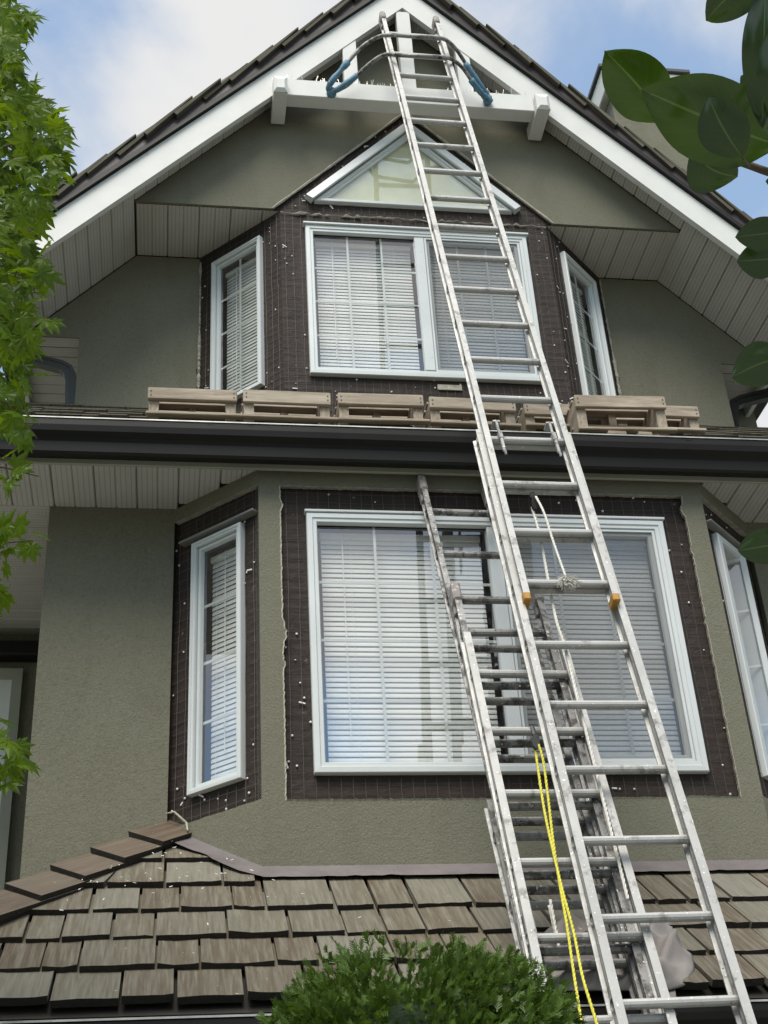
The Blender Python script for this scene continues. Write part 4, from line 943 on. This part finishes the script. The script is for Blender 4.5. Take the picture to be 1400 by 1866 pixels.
# scraps of wood below the forward pallet
for (u, v_, l_, lab) in ((1105, 779, .10, 'thin wood offcut on the roof edge under the forward pallet'), (1160, 781, .075, 'short wood block under the end of the forward pallet')):
    q = at(u, v_, y=.02); q.z = KZ + KS * .02 + .05
    o_ = MB().box(-.02, .02, 0, l_, 0, .022, None, 0, .003).build('wood_offcut', 'pallet_wood', None, False, T(*q) @ Matrix.Rotation(R(-85), 4, 'Z') @ Matrix.Rotation(R(3), 4, 'X')); tag(o_, lab, 'offcut')

# ------------------------------------------------------------------ drop cloth over the porch eave behind the ladders
def plane_hit(u, v_, lift):
    d = ray(u, v_); n_ = Vector((0, -PS, 1)) / PN; return CP + d * ((Vector((0, 0, PZ)) + n_ * lift - CP).dot(n_) / d.dot(n_))
def curve(tb, x_):
    for (a, b), (c_, d_) in zip(tb[:-1], tb[1:]):
        if x_ <= c_: k = (x_ - a) / (c_ - a); k = k * k * (3 - 2 * k); return b + (d_ - b) * k
    return tb[-1][1]
nx, ny = 56, 56; vs = []; fs = []
for j in range(ny + 1):
    s_ = j / ny; uR = curve([(0, 1200), (.12, 1226), (.35, 1240), (.55, 1262), (.72, 1267), (.86, 1250), (1, 1205)], s_); uL = curve([(0, 1030), (.3, 985), (.7, 965), (1, 1000)], s_)
    for i in range(nx + 1):
        a = i / nx; u = uL + (uR - uL) * a; v_ = curve([(0, 1672), (.5, 1735), (1, 1806)], s_) + 10 * math.sin(a * 7) * (1 - s_)
        f = abs(noise.noise((u * .011, v_ * .014, 2.3))); f2 = noise.noise((u * .03, v_ * .03, 5.3)); r1 = math.exp(-(((u - 1215) * .8 + (v_ - 1755) * .6) / 9) ** 2) + math.exp(-(((u - 1190) * .25 - (v_ - 1740) * .95) / 8) ** 2)
        edge = min(1, min(a, 1 - a) * 9, s_ * 7, (1 - s_) * 7)
        p_ = plane_hit(u, v_, .034); wob = 8 * noise.noise((u * .02, v_ * .02, 1.7)); tri_ = lambda q_: abs((q_ % 1.0) - .5) * 2
        fold = .5 * tri_((u * .86 + v_ * .5 + wob) / 47) ** 1.5 + .36 * tri_((u * -.35 + v_ * .94 + wob * 1.4) / 53 + .3) ** 2 + .25 * tri_((u * .2 + v_ * 1.0 - wob) / 29)
        p_ += Vector((0, -.62, .78)) * (edge * (.008 + .030 * f + .060 * fold + .03 * r1)); vs.append(tuple(p_))
for j in range(ny):
    for i in range(nx): k = j * (nx + 1) + i; fs.append((k, k + 1, k + nx + 2, k + nx + 1))
b0 = len(vs); n2 = 16                                                # flap hanging over the gutter
for j in range(n2 + 1):
    for i in range(n2 + 1):
        a, s_ = i / n2, j / n2; q = at(1178 + 52 * a + 4 * math.sin(s_ * 6), 1800 + 130 * s_, y=-.965 - .02 * math.sin(a * 9 + s_ * 3) * s_ + .10 * (1 - s_) ** 4); vs.append(tuple(q))
for j in range(n2):
    for i in range(n2): k = b0 + j * (n2 + 1) + i; fs.append((k, k + 1, k + n2 + 2, k + n2 + 1))
cl = MB().add(vs, fs).build('drop_cloth', 'canvas', None, True); tag(cl, 'crumpled grey canvas drop cloth bunched over the porch gutter behind the ladders', 'cloth')
md = cl.modifiers.new('thick', 'SOLIDIFY'); md.thickness = .003; pass

# ------------------------------------------------------------------ clipped cedar in front of the porch
bush = thing('cedar_bush', (-.86, -2.2, 0), 'dense clipped green cedar bush in front of the porch eave', 'bush')
rr = random.Random(13); fo = MB()
def hull(th_, ph):
    e = .60; c_ = lambda x_: math.copysign(abs(x_) ** e, x_)
    return Vector((.51 * c_(math.cos(th_)) * c_(math.cos(ph)), .36 * c_(math.sin(th_)) * c_(math.cos(ph)), 1.12 * c_(math.sin(ph))))
def shape(v):
    v = v * (1 + .018 * noise.noise(v * 4.5 + Vector((3, 1, 7))) + .06 * noise.noise(v * 11))
    if v.x < -.12: v.z *= 1 - .17 * min(1, (-.12 - v.x) / .3) ** 1.0
    return v
def frond(p, d, up, L):
    s_ = d.cross(up).normalized(); n_ = s_.cross(d)
    def blade(a, b, w_):
        k = (b - a).cross(n_).normalized() * w_; i_ = len(fo.v); fo.v.extend((tuple(a - k * .7), tuple(a + k * .7), tuple(b + k * .3), tuple(b - k * .3))); fo.f.append((i_, i_ + 1, i_ + 2, i_ + 3)); fo.mi.append(0)
    tip = p + d * L; blade(p, tip, .0022)
    for i in range(1, 6):
        t_ = i / 6.3; a = p + (tip - p) * t_; l_ = L * .46 * (1 - t_ * .5)
        for sg in (-1, 1):
            blade(a, a + d * l_ * .75 + s_ * sg * l_ * .66 + n_ * rr.uniform(-.3, .2) * l_, .0026)
cen = Vector((-.945, -2.2, 1.30))
for i in range(26000):
    th_ = rr.uniform(0, 2 * math.pi); ph = math.asin(rr.uniform(.0, 1) ** .8); v = shape(hull(th_, ph)); dp = rr.random()
    out_ = Vector((v.x / .17, v.y / .13, v.z / 1.1)).normalized(); p_ = cen + v * (.86 + .15 * dp) + Vector((0, 0, .03 * rr.random() ** 3 if v.z > .9 else 0))
    d = (out_ * .8 + Vector((rr.gauss(0, .4), rr.gauss(0, .4), rr.gauss(0, .35) + .22))).normalized()
    frond(p_, d, Vector((rr.gauss(0, 1), rr.gauss(0, 1), rr.gauss(0, 1))).normalized(), rr.uniform(.020, .042))
stuff(fo.build('foliage', 'cedar_leaf', bush))
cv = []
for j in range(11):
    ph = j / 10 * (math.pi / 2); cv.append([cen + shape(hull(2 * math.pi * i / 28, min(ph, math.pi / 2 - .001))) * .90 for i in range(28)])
MB().loft(cv, True, True).build('shaded_core', 'cedar_core_shade', bush)  # solid dark hull, interior shading put into its colour
for k in range(3): MB().tube([(-.86 + .1 * (k - 1), -2.2, 0), (-.86 + .14 * (k - 1), -2.2 + .05 * k, .8), (-.86 + .2 * (k - 1), -2.2, 1.7)], [.04, .03, .012], 7).build('stem', 'bark', bush)

# ------------------------------------------------------------------ maple tree
maple = thing('maple_tree', (-3.75, -2.3, 0), 'lime green maple tree with pointed palmate leaves at the edge of the drive', 'tree')
def maple_verts(seed, droop=.25):
    rr = random.Random(seed); angs = [-112, -72, -34, 0, 34, 72, 112]; lens = [.42, .72, .93, 1.0, .93, .72, .42]
    vs = [(0, 0, 0)]; fs = []; sin_i = []
    for i in range(8):
        if i == 0: a, r_ = -140, .16
        elif i == 7: a, r_ = 140, .16
        else: a, r_ = (angs[i - 1] + angs[i]) / 2, .36
        a = R(a); sin_i.append(len(vs)); vs.append((math.sin(a) * r_, math.cos(a) * r_, -.03))
    for i in range(7):
        a = R(angs[i] + rr.uniform(-5, 5)); L = lens[i] * rr.uniform(.9, 1.08); dx, dy = math.sin(a), math.cos(a); px, py = dy, -dx
        m_ = .56 * L; w_ = .165 * (.55 + .45 * L); b = len(vs)
        vs.append((dx * m_ - px * w_, dy * m_ - py * w_, -droop * m_ * m_ - .02)); vs.append((dx * m_, dy * m_, -droop * m_ * m_ + .03)); vs.append((dx * m_ + px * w_, dy * m_ + py * w_, -droop * m_ * m_ - .02)); vs.append((dx * L, dy * L, -droop * L * L))
        fs += [(0, sin_i[i], b, b + 1), (0, b + 1, b + 2, sin_i[i + 1]), (b, b + 3, b + 1), (b + 1, b + 3, b + 2)]
    k = len(vs); vs += [(-.012, 0, 0), (.012, 0, 0), (.008, -.55, .12), (-.008, -.55, .12)]; fs.append((k, k + 1, k + 2, k + 3))
    return vs, fs
MV = [maple_verts(k, .12 + .09 * k) for k in range(5)]; MLM = [MB().add(*q).mesh('leaf', 'maple_leaf') for q in MV]
sil = [(-40, -30), (22, -30), (60, 30), (56, 60), (45, 95), (60, 140), (80, 170), (104, 190), (122, 215), (140, 235), (135, 265), (118, 300), (112, 330), (96, 362), (84, 395), (80, 440), (70, 475), (84, 500), (62, 545), (72, 600), (62, 650), (50, 700), (54, 760), (42, 790), (8, 800), (-40, 800)]
sprigs = [[(-40, 835), (20, 850), (36, 880), (-40, 905)], [(-40, 940), (40, 955), (80, 985), (70, 1005), (-40, 1000)], [(-40, 1020), (8, 1030), (10, 1110), (-40, 1120)], [(-40, 1290), (18, 1320), (42, 1370), (20, 1430), (-40, 1440)]]
def inside(p_, poly):
    c_ = False; n_ = len(poly)
    for i in range(n_):
        (x1, y1), (x2, y2) = poly[i], poly[(i + 1) % n_]
        if (y1 > p_[1]) != (y2 > p_[1]) and p_[0] < (x2 - x1) * (p_[1] - y1) / (y2 - y1) + x1: c_ = not c_
    return c_
def leaf_M(p_, size, rr, down=.5):
    ax = Vector((rr.gauss(.45, .55), rr.gauss(-.25, .5), rr.gauss(-down, .5))).normalized()
    nn = Vector((rr.gauss(0, .6), rr.gauss(-.9, .45), rr.gauss(.45, .45))); nn = (nn - ax * nn.dot(ax)).normalized()
    return frame_mat(p_, ax.cross(nn), ax, nn) @ Matrix.Scale(size, 4)
rr = random.Random(77); cnt = 0; spots = []
def samp(poly, n, d0, d1):
    xs = [q[0] for q in poly]; ys = [q[1] for q in poly]; k = 0
    while k < n:
        q = (rr.uniform(min(xs), max(xs)), rr.uniform(min(ys), max(ys)))
        if inside(q, poly): spots.append((q[0] + rr.gauss(4, 9), q[1] + rr.gauss(0, 7), rr.uniform(d0, d1))); k += 1
samp(sil, 236, 3.35, 3.95)
for s_, n_ in zip(sprigs, (10, 20, 12, 18)): samp(s_, n_, 3.4, 3.7)
for (u, v_, d_) in spots:
    place('leaf', MLM[rr.randrange(5)], maple, leaf_M(at(u, v_, d=d_), rr.uniform(.042, .062), rr))
mass = MB()
def mass_leaf(p_, size):
    vs, fs = MV[rr.randrange(5)]; mass.add(vs[:-4], fs[:-1], 0, leaf_M(p_, size, rr))
xs = [q[0] for q in sil]; k = 0
while k < 720:
    q = (rr.uniform(-60, 118), rr.uniform(-30, 790))
    if inside((q[0] + 14, q[1]), sil): mass_leaf(at(q[0], q[1], d=rr.uniform(3.9, 4.8)), rr.uniform(.042, .064)); k += 1
for i in range(4200):                                               # rest of the crown outside the frame
    v = Vector((rr.gauss(0, 1), rr.gauss(0, 1), rr.gauss(0, 1))).normalized(); v *= rr.uniform(.55, 1) ** .5; p_ = Vector((-3.35, -2.15, 3.75)) + Vector((v.x * 1.3, v.y * 1.2, v.z * 2.1))
    dd = p_ - CP; z_ = dd.dot(CF)
    if z_ > .3:
        u = 700 + FP * dd.dot(CR) / z_; vv = 933 - FP * dd.dot(CU) / z_
        if u > -30 and vv < 1950: continue
    mass_leaf(p_, rr.uniform(.05, .075))
stuff(mass.build('foliage', 'maple_mass', maple))
MB().tube([(-3.75, -2.3, 0), (-3.72, -2.25, 1.0), (-3.8, -2.2, 1.9), (-3.9, -2.1, 3.0), (-4.0, -2.1, 4.6)], [.10, .085, .07, .045, .015], 9).build('trunk', 'bark', maple, True)
for (zb, tgt) in ((1.8, [(-60, 1000, 3.75), (60, 985, 3.6)]), (2.0, [(-60, 1330, 3.7), (30, 1360, 3.6)]), (2.6, [(-80, 700, 3.8), (10, 640, 3.7), (70, 620, 3.6)]), (3.0, [(-80, 300, 3.9), (30, 260, 3.75), (120, 250, 3.6)]), (2.9, [(-80, 430, 3.9), (10, 400, 3.75), (70, 430, 3.6)]), (3.4, [(-60, 60, 3.9), (30, 50, 3.75)]), (2.4, [(-60, 850, 3.7), (70, 868, 3.6)]), (2.7, [(-60, 560, 3.8), (60, 575, 3.65)]), (3.1, [(-60, 180, 3.9), (40, 170, 3.7)]), (2.5, [(-40, 720, 3.6), (45, 775, 3.55), (68, 800, 3.55)])):
    pts = [Vector((-3.9, -2.15, zb)), at(-330, tgt[0][1] + 60, d=tgt[0][2] + .05)] + [at(u, v_, d=d_) for u, v_, d_ in tgt]; pts = smooth(pts, 5); n_ = len(pts)
    MB().tube(pts, [.008 * (1 - i / n_) ** 1.5 + .0014 for i in range(n_)], 6).build('branch', 'twig', maple, True)

# ------------------------------------------------------------------ magnolia sprig near the camera
mag = thing('magnolia_tree', (1.9, -4.3, 0), 'dark glossy broad leaved magnolia branch hanging in at the edge of the view', 'tree')
def mag_leaf(base, tip, wpx, dep, bend=.18, skew=0.0, tiltd=.0, fold=.12, wpos=.55, seed=0):
    a = at(*base, d=dep); b = at(*tip, d=dep + tiltd); ax = b - a; L = ax.length; ax.normalize(); vd = ((a + b) / 2 - CP).normalized()
    s_ = ax.cross(vd).normalized(); n_ = s_.cross(ax).normalized(); wd = wpx * dep / FP * .5; rr = random.Random(seed)
    nu, nv = 18, 8; vs = []; fs = []
    for i in range(nu + 1):
        t_ = i / nu; pk = .85 * wpos / (1 - wpos); pw = (t_ ** pk * (1 - t_) ** .85) / (wpos ** pk * (1 - wpos) ** .85)
        for j in range(nv + 1):
            c_ = (j / nv - .5) * 2; wv = .018 * math.sin(t_ * 11 + seed) * abs(c_)
            q = Vector(a) + ax * (t_ * L) + s_ * (c_ * pw * wd + skew * wd * math.sin(math.pi * t_)) + n_ * (fold * wd * abs(c_) * pw * 1.4 - bend * L * math.sin(math.pi * t_) * .5 + wv * L + .03 * wd * math.cos(c_ * 9) * pw)
            vs.append(q)
    for i in range(nu):
        for j in range(nv):
            k = i * (nv + 1) + j; fs.append((k, k + 1, k + nv + 2, k + nv + 1))
    o_ = MB().add(vs, fs).build('leaf', 'magnolia_leaf', mag, True); uvl = o_.data.uv_layers.new(name='uv')
    for lp in o_.data.loops: uvl.data[lp.index].uv = ((lp.vertex_index // (nv + 1)) / nu, (lp.vertex_index % (nv + 1)) / nv)
    return o_
LV = [((1208, 222), (1101, 91), 108, 1.75, dict(skew=-.12, tiltd=-.1, wpos=.5)), ((1430, 268), (1167, 162), 146, 1.70, dict(tiltd=-.15, wpos=.55, skew=.05)), ((1354, 287), (1292, 177), 92, 1.55, dict(wpos=.5, skew=.1)),
      ((1262, 270), (1345, 322), 100, 1.66, dict(skew=-.25, wpos=.45)), ((1400, -40), (1287, 37), 88, 1.6, dict(wpos=.5, skew=-.3)), ((1390, 235), (1395, -40), 78, 1.6, dict(wpos=.5)), ((1425, 225), (1420, 30), 84, 1.5, dict(wpos=.5)),
      ((1395, 170), (1350, 138), 42, 1.9, dict(wpos=.5)), ((1440, 420), (1340, 432), 62, 1.55, dict(wpos=.5)), ((1430, 470), (1343, 476), 70, 1.62, dict(wpos=.5)), ((1450, 650), (1334, 688), 82, 1.5, dict(wpos=.55, skew=-.2)), ((1450, 985), (1345, 1004), 66, 1.5, dict(wpos=.55)), ((1480, 120), (1405, 260), 110, 1.7, dict(wpos=.5)), ((1470, 330), (1395, 330), 40, 1.7, dict())]
for i, (b_, t_, w_, d_, kw) in enumerate(LV): mag_leaf(b_, t_, w_, d_, seed=i, **kw)
rr = random.Random(90)
for i in range(60):                                                  # the rest of the crown beyond the frame
    u = rr.uniform(1660, 2100); v_ = rr.uniform(-300, 1100); a = rr.uniform(0, 6.28); mag_leaf((u, v_), (u + 170 * math.cos(a), v_ + 150 * math.sin(a)), rr.uniform(70, 110), rr.uniform(1.5, 2.3), seed=i)
def twig(pts, r0, r1):
    pts = smooth([at(u, v_, d=d_) for u, v_, d_ in pts], 5); n_ = len(pts); MB().tube(pts, [r0 + (r1 - r0) * i / n_ for i in range(n_)], 7).build('branch', 'twig', mag, True)
twig([(1560, 420, 1.8), (1450, 335, 1.7), (1385, 308, 1.69), (1320, 285, 1.69), (1262, 262, 1.69), (1222, 236, 1.7), (1204, 214, 1.72)], .006, .0028); twig([(1600, 500, 1.8), (1500, 440, 1.65), (1440, 430, 1.6)], .005, .002); twig([(1600, 700, 1.8), (1450, 655, 1.5)], .005, .002); twig([(1600, 300, 1.8), (1480, 180, 1.65), (1425, 215, 1.6), (1400, 235, 1.6)], .005, .002); twig([(1354, 287, 1.56), (1366, 303, 1.62)], .0015, .0015)
MB().tube(smooth([Vector((1.9, -4.3, 0)), Vector((1.85, -4.28, 1.4)), Vector((1.6, -4.25, 2.4)), at(2300, 500, d=2.1), at(1950, 430, d=1.95), at(1600, 450, d=1.85)], 4), [.07, .066, .062, .058, .055, .05, .046, .042, .038, .034, .03, .026, .022, .018, .015, .013, .011, .010, .009, .008, .007], 8).build('trunk', 'bark', mag, True)

# ------------------------------------------------------------------ trees across the street, seen only as reflections
def far_tree(x, y, h, r_, label, seed):
    th = thing('street_tree', (x, y, 0), label, 'tree', 'trees across the street'); rr = random.Random(seed); mb = MB()
    for i in range(2600):
        v = Vector((rr.gauss(0, 1), rr.gauss(0, 1), rr.gauss(0, 1))).normalized() * (rr.uniform(.3, 1) ** .4); p_ = Vector((x, y, h * .62)) + Vector((v.x * r_, v.y * r_, v.z * h * .4)) * (1 + .25 * noise.noise(v * 3 + Vector((seed, 0, 0))))
        a = Vector((rr.gauss(0, 1), rr.gauss(0, 1), rr.gauss(0, 1))).normalized(); b = a.orthogonal().normalized(); s_ = rr.uniform(.12, .3); mb.add([p_ - a * s_, p_ + b * s_ * .6, p_ + a * s_, p_ - b * s_ * .6], [(0, 1, 2, 3)])
    stuff(mb.build('crown', 'far_leaf', th)); MB().tube([(x, y, 0), (x, y, h * .4), (x, y, h * .8)], [.25, .2, .06], 8).build('trunk', 'bark', th, True)
far_tree(4.2, -17, 9.6, 2.6, 'rounded street tree reflected low in the unscreened lower window pane', 1)
far_tree(9.5, -15, 11.5, 2.8, 'taller street tree reflected in the screened lower window pane', 2)
far_tree(-7, -19, 8.5, 2.6, 'street tree reflected at the foot of the narrow bay window', 3)
